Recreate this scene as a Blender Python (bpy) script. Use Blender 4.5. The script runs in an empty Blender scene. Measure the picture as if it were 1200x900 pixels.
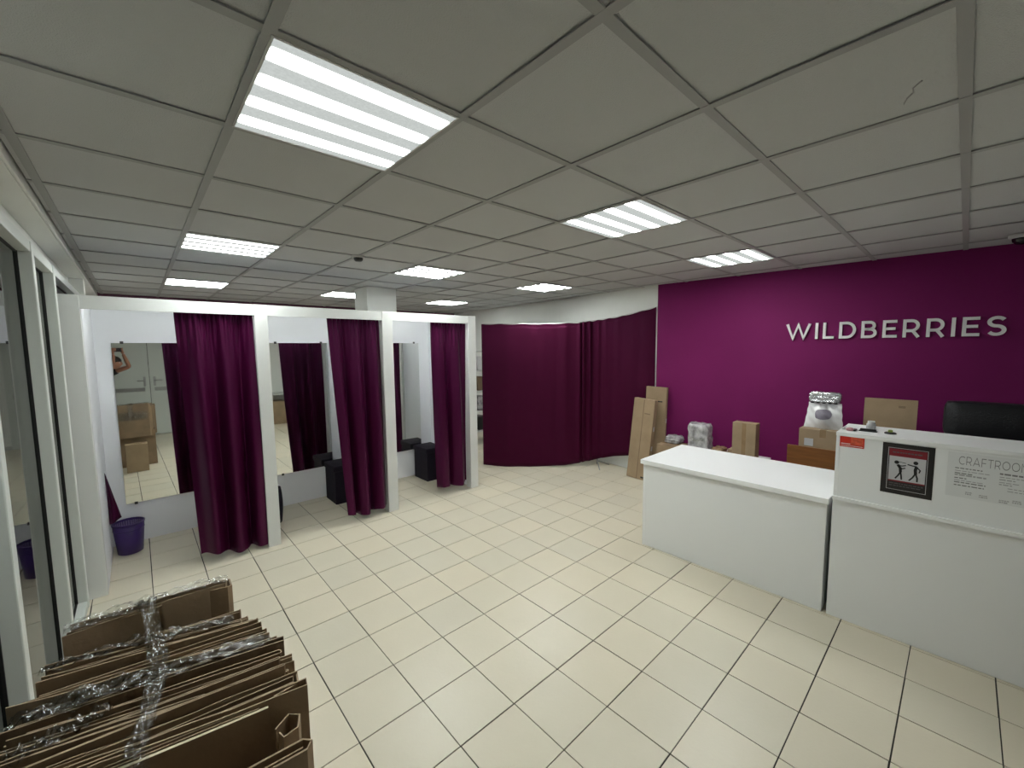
import bpy, bmesh, math, random
from mathutils import Vector, Matrix
PI = math.pi
random.seed(7)
SC = bpy.context.scene
COL = SC.collection

# ------------------------------------------------------------------ camera
FPX = 482.92
CAMZ, H = 1.7977, 2.611
Rv = Vector((0.73872, -0.67394, -0.01008)); Uv = Vector((0.06666, 0.05816, 0.99608)); Wv = Vector((0.67071, 0.73650, -0.08789))
cd = bpy.data.cameras.new('camera'); cam = bpy.data.objects.new('camera', cd); COL.objects.link(cam)
cd.sensor_fit = 'HORIZONTAL'; cd.sensor_width = 36; cd.lens = FPX / 1200 * 36; cd.clip_start = 0.02
m = Matrix((Rv, Uv, -Wv)).transposed().to_4x4(); m.translation = (0, 0, CAMZ); cam.matrix_world = m
SC.camera = cam
# ------------------------------------------------------------------ world, exposure
w = bpy.data.worlds.new('world'); SC.world = w; w.use_nodes = True
w.node_tree.nodes['Background'].inputs[0].default_value = (0.5, 0.56, 0.6, 1)
w.node_tree.nodes['Background'].inputs[1].default_value = 0.03
SC.view_settings.view_transform = 'Standard'; SC.view_settings.look = 'None'
SC.view_settings.exposure = 0.0; SC.view_settings.gamma = 1; SC.view_settings.use_curve_mapping = False
LAMP_GAP, LAMP_TUBE = 0.58, 54.0

# ------------------------------------------------------------------ materials
def mat(name, col, rough=0.6, metal=0, spec=0.5, noise=0, nscale=8, bump=0, bscale=120, emis=None, trans=0, alpha=1, sheen=0, coord='Object', stretch=None):
    M = bpy.data.materials.new(name); M.use_nodes = True
    nt = M.node_tree; b = nt.nodes['Principled BSDF']
    b.inputs['Base Color'].default_value = (*col, 1); b.inputs['Roughness'].default_value = rough
    b.inputs['Metallic'].default_value = metal; b.inputs['Specular IOR Level'].default_value = spec
    b.inputs['Transmission Weight'].default_value = trans; b.inputs['Alpha'].default_value = alpha
    b.inputs['Sheen Weight'].default_value = sheen
    tc = nt.nodes.new('ShaderNodeTexCoord'); mp = nt.nodes.new('ShaderNodeMapping')
    nt.links.new(tc.outputs[coord], mp.inputs[0])
    if stretch: mp.inputs['Scale'].default_value = stretch
    if noise:
        n = nt.nodes.new('ShaderNodeTexNoise'); n.inputs['Scale'].default_value = nscale; n.inputs['Detail'].default_value = 5
        nt.links.new(mp.outputs[0], n.inputs['Vector'])
        r = nt.nodes.new('ShaderNodeMapRange'); r.inputs[1].default_value = 0.3; r.inputs[2].default_value = 0.7
        r.inputs[3].default_value = 1 - noise; r.inputs[4].default_value = 1 + noise
        nt.links.new(n.outputs[0], r.inputs[0])
        mx = nt.nodes.new('ShaderNodeVectorMath'); mx.operation = 'SCALE'; mx.inputs[0].default_value = col
        nt.links.new(r.outputs[0], mx.inputs['Scale']); nt.links.new(mx.outputs[0], b.inputs['Base Color'])
    if bump:
        n = nt.nodes.new('ShaderNodeTexNoise'); n.inputs['Scale'].default_value = bscale; n.inputs['Detail'].default_value = 4
        nt.links.new(mp.outputs[0], n.inputs['Vector'])
        bp = nt.nodes.new('ShaderNodeBump'); bp.inputs['Strength'].default_value = bump; bp.inputs['Distance'].default_value = 0.01
        nt.links.new(n.outputs[0], bp.inputs['Height']); nt.links.new(bp.outputs[0], b.inputs['Normal'])
    return M
def cell_mat(name, col, vary, rough, size, off, bump=0, bscale=200, tint=(1, 1, 1), speck=0.0):
    """colour changes a little from tile to tile (white noise on the tile's own grid cell)"""
    M = mat(name, col, rough, bump=bump, bscale=bscale); nt = M.node_tree; b = nt.nodes['Principled BSDF']
    g = nt.nodes.new('ShaderNodeNewGeometry')
    a = nt.nodes.new('ShaderNodeVectorMath'); a.operation = 'SUBTRACT'; a.inputs[1].default_value = (off[0], off[1], 0)
    s = nt.nodes.new('ShaderNodeVectorMath'); s.operation = 'DIVIDE'; s.inputs[1].default_value = (size, size, 50)
    f = nt.nodes.new('ShaderNodeVectorMath'); f.operation = 'FLOOR'
    wn = nt.nodes.new('ShaderNodeTexWhiteNoise')
    nt.links.new(g.outputs['Position'], a.inputs[0]); nt.links.new(a.outputs[0], s.inputs[0]); nt.links.new(s.outputs[0], f.inputs[0]); nt.links.new(f.outputs[0], wn.inputs['Vector'])
    n = nt.nodes.new('ShaderNodeTexNoise'); n.inputs['Scale'].default_value = 1.6; n.inputs['Detail'].default_value = 6; n.inputs['Roughness'].default_value = 0.65
    nt.links.new(g.outputs['Position'], n.inputs['Vector'])
    ad = nt.nodes.new('ShaderNodeMath'); ad.operation = 'ADD'; nt.links.new(wn.outputs['Value'], ad.inputs[0]); nt.links.new(n.outputs[0], ad.inputs[1])
    r = nt.nodes.new('ShaderNodeMapRange'); r.inputs[1].default_value = 0.2; r.inputs[2].default_value = 1.8
    r.inputs[3].default_value = 1 - vary; r.inputs[4].default_value = 1 + vary; nt.links.new(ad.outputs[0], r.inputs[0])
    mixc = nt.nodes.new('ShaderNodeMix'); mixc.data_type = 'RGBA'
    mixc.inputs[6].default_value = (*col, 1); mixc.inputs[7].default_value = (col[0]*tint[0], col[1]*tint[1], col[2]*tint[2], 1)
    nt.links.new(wn.outputs['Value'], mixc.inputs[0])
    mx = nt.nodes.new('ShaderNodeVectorMath'); mx.operation = 'SCALE'
    nt.links.new(mixc.outputs[2], mx.inputs[0]); nt.links.new(r.outputs[0], mx.inputs['Scale']); nt.links.new(mx.outputs[0], b.inputs['Base Color'])
    return M
FT, FX, FY = 0.33, 0.33*0.945, 0.33*0.355      # floor grid
CT, CX, CY = 0.6, 0.6*0.515, 0.6*0.08          # ceiling grid
M = {}
M['tile'] = cell_mat('floor_tile', (0.64, 0.59, 0.475), 0.06, 0.34, FT, (FX, FY), bump=0.05, bscale=60, tint=(1.0, 0.975, 0.95))
M['grout'] = mat('grout', (0.028, 0.024, 0.018), 0.9, noise=0.25, nscale=6)
M['ctile'] = cell_mat('ceiling_tile', (0.535, 0.54, 0.535), 0.035, 0.95, CT, (CX, CY), bump=0.35, bscale=260, tint=(0.98, 0.985, 0.99))
M['tbar'] = mat('t_bar', (0.345, 0.345, 0.34), 0.55)
M['void'] = mat('plenum', (0.05, 0.05, 0.05), 0.95)
M['wallwhite'] = mat('wall_white', (0.76, 0.77, 0.74), 0.8, bump=0.15, bscale=90, noise=0.03, nscale=2)
M['purple'] = mat('wall_purple', (0.165, 0.009, 0.090), 0.7, bump=0.12, bscale=70, noise=0.05, nscale=2, spec=0.2)
M['darkwall'] = mat('wall_far', (0.09, 0.02, 0.05), 0.8)
M['lam'] = mat('white_laminate', (0.69, 0.70, 0.69), 0.42, bump=0.04, bscale=300)
M['lamback'] = mat('cool_white_laminate', (0.90, 0.91, 0.95), 0.45, bump=0.03, bscale=200)
M['desk'] = mat('desk_laminate', (0.84, 0.85, 0.85), 0.36, bump=0.03, bscale=300)
M['deskpanel'] = mat('desk_panel', (0.80, 0.81, 0.81), 0.4, bump=0.05, bscale=350)
M['edge'] = mat('edge_band', (0.50, 0.51, 0.50), 0.5)
M['pvc'] = mat('window_pvc', (0.60, 0.63, 0.60), 0.35, bump=0.05, bscale=40)
M['gasket'] = mat('black_gasket', (0.006, 0.006, 0.006), 0.6)
M['mirror'] = mat('mirror_silver', (0.86, 0.88, 0.85), 0.015, metal=1)
M['clip'] = mat('mirror_clip', (0.05, 0.05, 0.05), 0.4)
M['curtain'] = mat('curtain_cloth', (0.040, 0.0028, 0.015), 0.6, bump=0.18, bscale=500, spec=0.22, sheen=0.0, noise=0.06, nscale=3)
M['curtain_b'] = mat('booth_curtain_cloth', (0.034, 0.0010, 0.017), 0.38, bump=0.10, bscale=500, spec=0.5, sheen=0.0, noise=0.06, nscale=3)
for _k in ('curtain', 'curtain_b'): M[_k].node_tree.nodes['Principled BSDF'].inputs['Specular Tint'].default_value = (1.0, 0.30, 0.75, 1)
M['card'] = mat('cardboard', (0.33, 0.235, 0.145), 0.8, noise=0.12, nscale=5, bump=0.1, bscale=60)
M['card2'] = mat('cardboard_dark', (0.215, 0.150, 0.092), 0.75, noise=0.15, nscale=7, bump=0.12, bscale=40)
M['card3'] = mat('cardboard_brown', (0.275, 0.19, 0.115), 0.78, noise=0.14, nscale=6, bump=0.12, bscale=50)
M['cardedge'] = mat('cardboard_cut_edge', (0.31, 0.225, 0.145), 0.9, noise=0.25, nscale=60)
M['cardpale'] = mat('cardboard_pale_edge', (0.60, 0.52, 0.36), 0.85, noise=0.1, nscale=40)
M['bin'] = mat('purple_plastic', (0.034, 0.009, 0.115), 0.35)
M['binlight'] = mat('purple_plastic_inner', (0.22, 0.16, 0.32), 0.45)
M['dark'] = mat('ottoman_cloth', (0.008, 0.004, 0.013), 0.7, bump=0.3, bscale=300, spec=0.3)
M['leather'] = mat('black_leather', (0.006, 0.006, 0.008), 0.5, bump=0.2, bscale=90, spec=0.3)
M['black'] = mat('black_plastic', (0.012, 0.012, 0.012), 0.4)
M['steel'] = mat('steel', (0.45, 0.45, 0.45), 0.3, metal=1)
M['rack'] = mat('white_rack', (0.55, 0.56, 0.55), 0.5)
M['red'] = mat('red_card', (0.55, 0.028, 0.015), 0.35)
M['redlight'] = mat('red_card_photo', (0.62, 0.10, 0.05), 0.35, noise=0.3, nscale=60)
M['crimson'] = mat('poster_crimson', (0.20, 0.012, 0.022), 0.4)
M['paper'] = mat('poster_paper', (0.50, 0.50, 0.52), 0.5)
M['sheet'] = mat('printed_sheet', (0.72, 0.73, 0.73), 0.45)
M['ink'] = mat('black_ink', (0.01, 0.01, 0.01), 0.5)
M['greyink'] = mat('grey_ink', (0.20, 0.20, 0.20), 0.6)
M['paleink'] = mat('pale_grey_ink', (0.38, 0.38, 0.38), 0.6)
M['white'] = mat('white_print', (0.8, 0.8, 0.8), 0.5)
M['letter'] = mat('white_acrylic', (0.82, 0.80, 0.80), 0.35)
M['silver'] = mat('silver_foil', (0.62, 0.63, 0.66), 0.22, metal=0.9, bump=0.9, bscale=28)
M['bagwhite'] = mat('white_film', (0.66, 0.65, 0.66), 0.3, bump=0.7, bscale=22)
M['film'] = mat('bubble_film', (0.42, 0.41, 0.42), 0.2, bump=1.0, bscale=35, noise=0.45, nscale=18)
M['wood'] = mat('brown_board', (0.22, 0.085, 0.022), 0.45, noise=0.2, nscale=3, stretch=(1, 1, 12))
M['blue'] = mat('blue_paper', (0.25, 0.5, 0.65), 0.5)
M['green'] = mat('green_plastic', (0.25, 0.32, 0.05), 0.4)
M['pink'] = mat('pink_plastic', (0.45, 0.22, 0.24), 0.4)
M['tape'] = mat('brown_tape', (0.30, 0.20, 0.11), 0.22, noise=0.1, nscale=12)
M['skin'] = mat('skin', (0.42, 0.20, 0.13), 0.5)
M['hair'] = mat('hair', (0.012, 0.008, 0.006), 0.6, bump=0.4, bscale=60)
M['shirt'] = mat('black_shirt', (0.015, 0.015, 0.017), 0.85)
M['trousers'] = mat('dark_trousers', (0.02, 0.022, 0.03), 0.85)
M['sole'] = mat('shoe', (0.03, 0.03, 0.03), 0.6)
M['lens'] = mat('dark_dome', (0.01, 0.01, 0.012), 0.08)
M['plastic'] = mat('white_plastic', (0.6, 0.6, 0.58), 0.4)
def glass_mat():
    G = bpy.data.materials.new('window_glass'); G.use_nodes = True; nt = G.node_tree; nt.nodes.clear()
    o = nt.nodes.new('ShaderNodeOutputMaterial'); mx = nt.nodes.new('ShaderNodeMixShader')
    fr = nt.nodes.new('ShaderNodeFresnel'); fr.inputs[0].default_value = 1.5
    t = nt.nodes.new('ShaderNodeBsdfTransparent'); t.inputs[0].default_value = (0.72, 0.78, 0.74, 1)
    g = nt.nodes.new('ShaderNodeBsdfGlossy'); g.inputs['Roughness'].default_value = 0.02
    nt.links.new(fr.outputs[0], mx.inputs[0]); nt.links.new(t.outputs[0], mx.inputs[1]); nt.links.new(g.outputs[0], mx.inputs[2]); nt.links.new(mx.outputs[0], o.inputs[0]); return G
M['glass'] = glass_mat()
def cling_mat():
    G = bpy.data.materials.new('clear_tape'); G.use_nodes = True; nt = G.node_tree; nt.nodes.clear()
    o = nt.nodes.new('ShaderNodeOutputMaterial'); mx = nt.nodes.new('ShaderNodeMixShader')
    lw = nt.nodes.new('ShaderNodeFresnel'); lw.inputs[0].default_value = 1.6
    ad = nt.nodes.new('ShaderNodeMath'); ad.operation = 'ADD'; ad.inputs[1].default_value = 0.10; ad.use_clamp = True
    t = nt.nodes.new('ShaderNodeBsdfTransparent'); t.inputs[0].default_value = (0.93, 0.94, 0.90, 1)
    g = nt.nodes.new('ShaderNodeBsdfGlossy'); g.inputs['Roughness'].default_value = 0.16
    n = nt.nodes.new('ShaderNodeTexNoise'); n.inputs['Scale'].default_value = 38; n.inputs['Detail'].default_value = 3
    tc = nt.nodes.new('ShaderNodeTexCoord'); bp = nt.nodes.new('ShaderNodeBump'); bp.inputs['Strength'].default_value = 1; bp.inputs['Distance'].default_value = 0.02
    nt.links.new(tc.outputs['Object'], n.inputs['Vector']); nt.links.new(n.outputs[0], bp.inputs['Height'])
    nt.links.new(bp.outputs[0], g.inputs['Normal']); nt.links.new(bp.outputs[0], lw.inputs['Normal'])
    nt.links.new(lw.outputs[0], ad.inputs[0]); nt.links.new(ad.outputs[0], mx.inputs[0])
    nt.links.new(t.outputs[0], mx.inputs[1]); nt.links.new(g.outputs[0], mx.inputs[2]); nt.links.new(mx.outputs[0], o.inputs[0]); return G
M['cling'] = cling_mat()
def lamp_mat():
    """prismatic diffuser of a four-tube fitting: gives off light, brighter under each tube"""
    G = bpy.data.materials.new('lit_diffuser'); G.use_nodes = True; nt = G.node_tree; nt.nodes.clear()
    o = nt.nodes.new('ShaderNodeOutputMaterial'); e = nt.nodes.new('ShaderNodeEmission')
    tc = nt.nodes.new('ShaderNodeTexCoord'); sp = nt.nodes.new('ShaderNodeSeparateXYZ')
    nt.links.new(tc.outputs['Object'], sp.inputs[0])
    def mth(op, a, b=None, cl=False):
        n = nt.nodes.new('ShaderNodeMath'); n.operation = op; n.use_clamp = cl
        for i, v in enumerate((a, b)):
            if v is None: continue
            if isinstance(v, (int, float)): n.inputs[i].default_value = v
            else: nt.links.new(v, n.inputs[i])
        return n.outputs[0]
    c = mth('COSINE', mth('MULTIPLY', sp.outputs[1], 2*PI/0.143))          # tubes at +-0.0715 and +-0.2145
    c = mth('MULTIPLY', c, -1)
    band = mth('POWER', mth('ADD', mth('MULTIPLY', c, 1.3), 0.25, True), 3.0)
    endx = mth('MULTIPLY', mth('SUBTRACT', 0.287, mth('ABSOLUTE', sp.outputs[0])), 45, True)
    endy = mth('MULTIPLY', mth('SUBTRACT', 0.272, mth('ABSOLUTE', sp.outputs[1])), 40, True)
    band = mth('MULTIPLY', mth('MULTIPLY', band, endx), endy)
    v = nt.nodes.new('ShaderNodeTexVoronoi'); v.inputs['Scale'].default_value = 110
    nt.links.new(tc.outputs['Object'], v.inputs['Vector'])
    pr = mth('ADD', mth('MULTIPLY', v.outputs[0], 0.16), 0.94)
    st = mth('MULTIPLY', mth('ADD', mth('MULTIPLY', band, LAMP_TUBE - LAMP_GAP), LAMP_GAP), pr)
    e.inputs[0].default_value = (0.945, 1.0, 0.965, 1)
    nt.links.new(st, e.inputs[1]); nt.links.new(e.outputs[0], o.inputs[0]); return G
M['lamp'] = lamp_mat()

# ------------------------------------------------------------------ mesh helpers
class MB:
    def __init__(s): s.v = []; s.f = []; s.mi = []
    def add(s, vs, fs, mi=0):
        n = len(s.v); s.v += [Vector(p) for p in vs]; s.f += [tuple(i+n for i in f) for f in fs]; s.mi += [mi]*len(fs); return s
    def box(s, x0, x1, y0, y1, z0, z1, mi=0, T=None):
        vs = [Vector((x, y, z)) for z in (z0, z1) for y in (y0, y1) for x in (x0, x1)]
        if T is not None: vs = [T @ p for p in vs]
        return s.add(vs, [(0,2,3,1),(4,5,7,6),(0,1,5,4),(2,6,7,3),(0,4,6,2),(1,3,7,5)], mi)
    def prism(s, poly, z0, z1, mi=0, T=None, mtop=None):
        n = len(poly); vs = [Vector((x, y, z0)) for x, y in poly] + [Vector((x, y, z1)) for x, y in poly]
        if T is not None: vs = [T @ p for p in vs]
        s.add(vs, [tuple(range(n))[::-1]] + [(i, (i+1) % n, (i+1) % n+n, i+n) for i in range(n)], mi)
        k = len(s.v)-2*n; s.f.append(tuple(k+n+i for i in range(n))); s.mi.append(mi if mtop is None else mtop); return s
    def tube(s, pts, r, n=8, mi=0):
        pts = [Vector(p) for p in pts]; rs = r if isinstance(r, (list, tuple)) else [r]*len(pts); vs = []; fs = []
        for i, p in enumerate(pts):
            d = (pts[min(i+1, len(pts)-1)] - pts[max(i-1, 0)]).normalized()
            a = d.cross(Vector((0, 0, 1)) if abs(d.z) < .9 else Vector((1, 0, 0))).normalized(); b = d.cross(a)
            vs += [p + (a*math.cos(2*PI*k/n) + b*math.sin(2*PI*k/n))*rs[i] for k in range(n)]
        for i in range(len(pts)-1):
            for k in range(n): fs.append((i*n+k, i*n+(k+1) % n, (i+1)*n+(k+1) % n, (i+1)*n+k))
        fs.append(tuple(range(n))[::-1]); fs.append(tuple(range((len(pts)-1)*n, len(pts)*n)))
        return s.add(vs, fs, mi)
    def lathe(s, prof, n=32, c=(0, 0, 0), mi=0):
        c = Vector(c); vs = []; fs = []
        for r, z in prof: vs += [c + Vector((r*math.cos(2*PI*k/n), r*math.sin(2*PI*k/n), z)) for k in range(n)]
        for i in range(len(prof)-1):
            for k in range(n): fs.append((i*n+k, i*n+(k+1) % n, (i+1)*n+(k+1) % n, (i+1)*n+k))
        return s.add(vs, fs, mi)
    def grid(s, fn, nu, nv, mi=0):
        vs = [fn(i/nu, j/nv) for j in range(nv+1) for i in range(nu+1)]
        return s.add(vs, [(j*(nu+1)+i, j*(nu+1)+i+1, (j+1)*(nu+1)+i+1, (j+1)*(nu+1)+i) for j in range(nv) for i in range(nu)], mi)
    def build(s, name, mats, parent=None, smooth=False, bevel=0, solid=0, sub=0, loc=None):
        me = bpy.data.meshes.new(name)
        o = bpy.data.objects.new(name, me); COL.objects.link(o)
        if parent is not None:
            o.parent = parent
            r = parent
            while r.parent: r = r.parent
            org = Vector(r.location); rotinv = r.rotation_euler.to_matrix().inverted()
            vs = [p - org for p in s.v] if not r.get('_local') else s.v
        else:
            if loc is None:
                if s.v:
                    xs = [p.x for p in s.v]; ys = [p.y for p in s.v]; zs = [p.z for p in s.v]
                    loc = ((min(xs)+max(xs))/2, (min(ys)+max(ys))/2, min(zs))
                else: loc = (0, 0, 0)
            o.location = loc; vs = [p - Vector(loc) for p in s.v]
        me.from_pydata([tuple(p) for p in vs], [], s.f); me.update()
        if not isinstance(mats, (list, tuple)): mats = [mats]
        for mm in mats: me.materials.append(mm)
        me.polygons.foreach_set('material_index', s.mi)
        if smooth: me.polygons.foreach_set('use_smooth', [True]*len(me.polygons))
        bm = bmesh.new(); bm.from_mesh(me); bmesh.ops.recalc_face_normals(bm, faces=bm.faces); bm.to_mesh(me); bm.free()
        if bevel:
            b = o.modifiers.new('bevel', 'BEVEL'); b.width = bevel; b.segments = 2; b.limit_method = 'ANGLE'
        if solid:
            b = o.modifiers.new('solid', 'SOLIDIFY'); b.thickness = solid; b.offset = 0
        if sub:
            b = o.modifiers.new('sub', 'SUBSURF'); b.levels = b.render_levels = sub
        return o
def tag(o, label, cat, group=None, kind=None):
    if label: o['label'] = label
    if cat: o['category'] = cat
    if group: o['group'] = group
    if kind: o['kind'] = kind
    return o
def thing(name, label, cat, loc=(0, 0, 0), group=None):
    o = bpy.data.objects.new(name, None); COL.objects.link(o); o.location = loc; o.empty_display_size = 0.1
    return tag(o, label, cat, group)
def struct(o): o['kind'] = 'structure'; return o
def copy_tree(o, dloc, label=None, group=None):
    c = o.copy(); COL.objects.link(c); c.location = Vector(o.location) + Vector(dloc)
    if label: c['label'] = label
    if group: c['group'] = group
    for ch in list(o.children):
        d = ch.copy(); COL.objects.link(d); d.parent = c
        for g in list(ch.children):
            e = g.copy(); COL.objects.link(e); e.parent = d
    return c
def clip(poly, planes):
    for (px, py, nx, ny) in planes:      # keep side where (p-P).n <= 0
        out = []
        for i in range(len(poly)):
            a, b = poly[i], poly[(i+1) % len(poly)]
            da = (a[0]-px)*nx + (a[1]-py)*ny; db = (b[0]-px)*nx + (b[1]-py)*ny
            if da <= 0: out.append(a)
            if (da < 0 < db) or (db < 0 < da):
                t = da/(da-db); out.append((a[0]+(b[0]-a[0])*t, a[1]+(b[1]-a[1])*t))
        poly = out
        if len(poly) < 3: return []
    return poly
def area(poly): return abs(sum(poly[i][0]*poly[(i+1) % len(poly)][1] - poly[(i+1) % len(poly)][0]*poly[i][1] for i in range(len(poly))))/2
def project(x, y, z):
    d = Vector((x, y, z-CAMZ)); q = d.dot(Wv)
    return (600+FPX*d.dot(Rv)/q, 450-FPX*d.dot(Uv)/q) if q > 0.05 else None

# ------------------------------------------------------------------ room shell
XL, YR, YF = -0.36, -1.40, 8.25
K = (5.25, 2.83)                              # corner where the purple paint stops
K0 = (5.25+0.0703*4.23, YR); K1 = (5.25+0.0795*5.42, YF)
def nrm(a, b): dx, dy = b[0]-a[0], b[1]-a[1]; L = math.hypot(dx, dy); return (dy/L, -dx/L)
n0 = nrm(K0, K); n1 = nrm(K, K1)
PL0 = (K[0]-0.004, K[1], *n0); PL1 = (K[0]-0.004, K[1], *n1)
def roompoly(poly):
    # the room is convex enough: clip against the wall of the half the tile is in
    cy = sum(p[1] for p in poly)/len(poly)
    return clip(poly, [PL0 if cy < K[1] else PL1, (0, YF-.002, 0, 1), (0, YR+.002, 0, -1)])
# floor
fl = MB().prism([(-1.9, YR-.1), (K0[0]+.1, YR-.1), (K0[0]+.1, YF+.1), (-1.9, YF+.1)], -0.06, -0.004).build('floor', M['grout'], loc=(0, 0, -0.004)); struct(fl)
tiles = []
for i in range(-3, 17):
    for j in range(-6, 26):
        x0, y0 = FX+i*FT, FY+j*FT; g = 0.003
        jx, jy = random.uniform(-.0008, .0008), random.uniform(-.0008, .0008)
        p = [(x0+g+jx, y0+g+jy), (x0+FT-g+jx, y0+g+jy), (x0+FT-g+jx, y0+FT-g+jy), (x0+g+jx, y0+FT-g+jy)]
        p = clip(p, [(XL-.035, 0, -1, 0)]); p = roompoly(p) if p else p
        if len(p) < 3 or area(p) < 0.0008: continue
        q = [project(a, b, 0) for a, b in p]
        if any(c is None for c in q): sc = 0
        else:
            cx = sum(c[0] for c in q)/len(q); cy = sum(c[1] for c in q)/len(q)
            vis = -40 < cx < 1240 and cy < 940
            hid = (y0 > 5.2 and x0 < 3.3) or (x0 > 3.6 and y0 < 1.5)
            sc = area(q) if vis and not hid else 0
        tiles.append((sc, i, j, p))
tiles.sort(key=lambda t: -t[0])
far = MB()
for k, (sc, i, j, p) in enumerate(tiles):
    zt = random.uniform(-.0004, .0004)
    if k < 300 and sc > 0: MB().prism(p, -0.004, zt).build('floor_tile', M['tile'], fl)
    else: far.prism(p, -0.004, zt)
o = far.build('floor_tile_field', M['tile'], fl); o['kind'] = 'stuff'
# ceiling
ce = MB().prism([(-.6, YR-.1), (K0[0]+.1, YR-.1), (K1[0]+.1, YF+.1), (-.6, YF+.1)], H+.09, H+.12).build('ceiling', M['void'], loc=(0, 0, H+.09)); struct(ce)
LX, LY = (0, 3, 6), (2, 6, 10)
for i in range(-2, 9):
    for j in range(-3, 14):
        if i in LX and j in LY: continue
        x0, y0 = CX+i*CT, CY+j*CT; g = 0.003
        p = [(x0+g, y0+g), (x0+CT-g, y0+g), (x0+CT-g, y0+CT-g), (x0+g, y0+CT-g)]
        p = clip(p, [(-.325, 0, -1, 0)]); p = roompoly(p) if p else p
        if len(p) < 3 or area(p) < 0.004: continue
        z = H+.005+random.uniform(0, .0025)
        MB().prism(p, z, z+.012).build('ceiling_tile', M['ctile'], ce)
for i in range(-1, 9):                            # main runners, along y
    x = CX+i*CT
    p = [(x-.016, YR+.003), (x+.016, YR+.003), (x+.016, K[1]), (x-.016, K[1])]; q = [(x-.016, K[1]), (x+.016, K[1]), (x+.016, YF-.003), (x-.016, YF-.003)]
    mb = MB(); ok = 0
    for pp, pl in ((p, PL0), (q, PL1)):
        pp = clip(pp, [pl])
        if len(pp) > 2: mb.prism(pp, H-.001, H+.004); ok = 1
    if ok: mb.build('main_runner', M['tbar'], ce)
for j in range(-3, 14):                            # cross tees, along x, pieces between the runners joined per line
    y = CY+j*CT
    if not YR+.02 < y < YF-.02: continue
    xr = K[0]+(K[1]-y)*0.0703 if y < K[1] else K[0]+(y-K[1])*0.0795
    MB().box(-.325, xr-.006, y-.016, y+.016, H-.0005, H+.004).build('cross_tee', M['tbar'], ce)
cr = MB().tube([(1.87, .14, H+.003), (1.90, .162, H+.003), (1.935, .163, H+.003), (1.965, .18, H+.003), (2.0, .19, H+.003)], .0022, 5).build('crack', M['tbar'], ce); cr['label'] = 'short dark crack in ceiling tile'
# walls
def wallquad(a, b, th, z0, z1, name, ma):
    n = nrm(a, b); return struct(MB().prism([a, b, (b[0]+n[0]*th, b[1]+n[1]*th), (a[0]+n[0]*th, a[1]+n[1]*th)], z0, z1).build(name, ma))
wallquad(K0, K, .1, 0, H+.09, 'wall_right', M['purple'])
wallquad(K, K1, .1, 0, H+.09, 'wall_right_rear', M['wallwhite'])
struct(MB().box(XL-.2, K1[0]+.1, YF, YF+.1, 0, H+.09).build('wall_back', M['darkwall']))
struct(MB().box(XL-.2, K0[0]+.1, YR-.1, YR, 0, H+.09).build('wall_front', M['wallwhite']))
struct(MB().box(0.52, K0[0], YR, YR+.012, 0, .07).build('baseboard_front', M['edge']))
# column
struct(MB().box(2.27, 2.68, 5.27, 5.67, 0, H).build('column', M['wallwhite'], bevel=.004))
# left wall: masonry above glazing, pilasters, cornice
wl = MB().prism([(-.56, 0), (-.45, 0), (-.45, .175), (-.335, .175), (-.335, H+.09-2.37), (-.56, H+.09-2.37)], -YF, -YR, T=Matrix(((1, 0, 0, 0), (0, 0, -1, 0), (0, 1, 0, 2.37), (0, 0, 0, 1))))
wl.box(-.56, -.45, 6.13, YF, 0, 2.37)
wl.build('wall_left', M['wallwhite']); struct(bpy.data.objects['wall_left'])
struct(MB().box(-.449, -.345, 6.14, 6.30, 0, 2.544).build('pilaster', M['wallwhite'], bevel=.003))
struct(MB().box(-.335, -.322, YR, YF, 2.547, 2.560).build('trim_1', M['wallwhite'], bevel=.004))
struct(MB().box(-1.9, -1.86, YR-.1, YF, 0, 2.7).build('wall_outer', mat('outer_render', (0.12, 0.13, 0.13), 0.9)))
GX = -.42
posts = [-1.37, -.1, 1.1, 2.215, 3.31, 4.085, 6.06]
for k in range(len(posts)-1):
    y0, y1 = posts[k]+.03, posts[k+1]-.03
    wn = MB()
    wn.box(GX-.03, XL, y0-.0301, y0+.03-.0001-.03, 0, 2.37) if k == 0 else None
    wn.box(GX-.03, XL-.004, y0+.0, y1-.0, 0, .055); wn.box(GX-.03, XL-.004, y0, y1, 2.315, 2.37)
    wo = wn.build('window_%d' % (k+1), M['pvc'], bevel=.003); struct(wo)
    MB().box(GX-.03, XL+.001, y1-.001, y1+.061, 0, 2.37).build('mullion', M['pvc'], wo, bevel=.005)
    MB().box(GX-.004, GX+.004, y0, y1, .055, 2.315).build('pane', M['glass'], wo)
    gk = MB(); gk.box(GX-.008, GX+.012, y1-.010, y1-.002, .055, 2.315); gk.box(GX-.008, GX+.012, y0+.002, y0+.008, .055, 2.315)
    gk.box(GX-.008, GX+.010, y0, y1, 2.308, 2.316); gk.box(GX-.008, GX+.010, y0, y1, .054, .061)
    gk.build('gasket', M['gasket'], wo)

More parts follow.
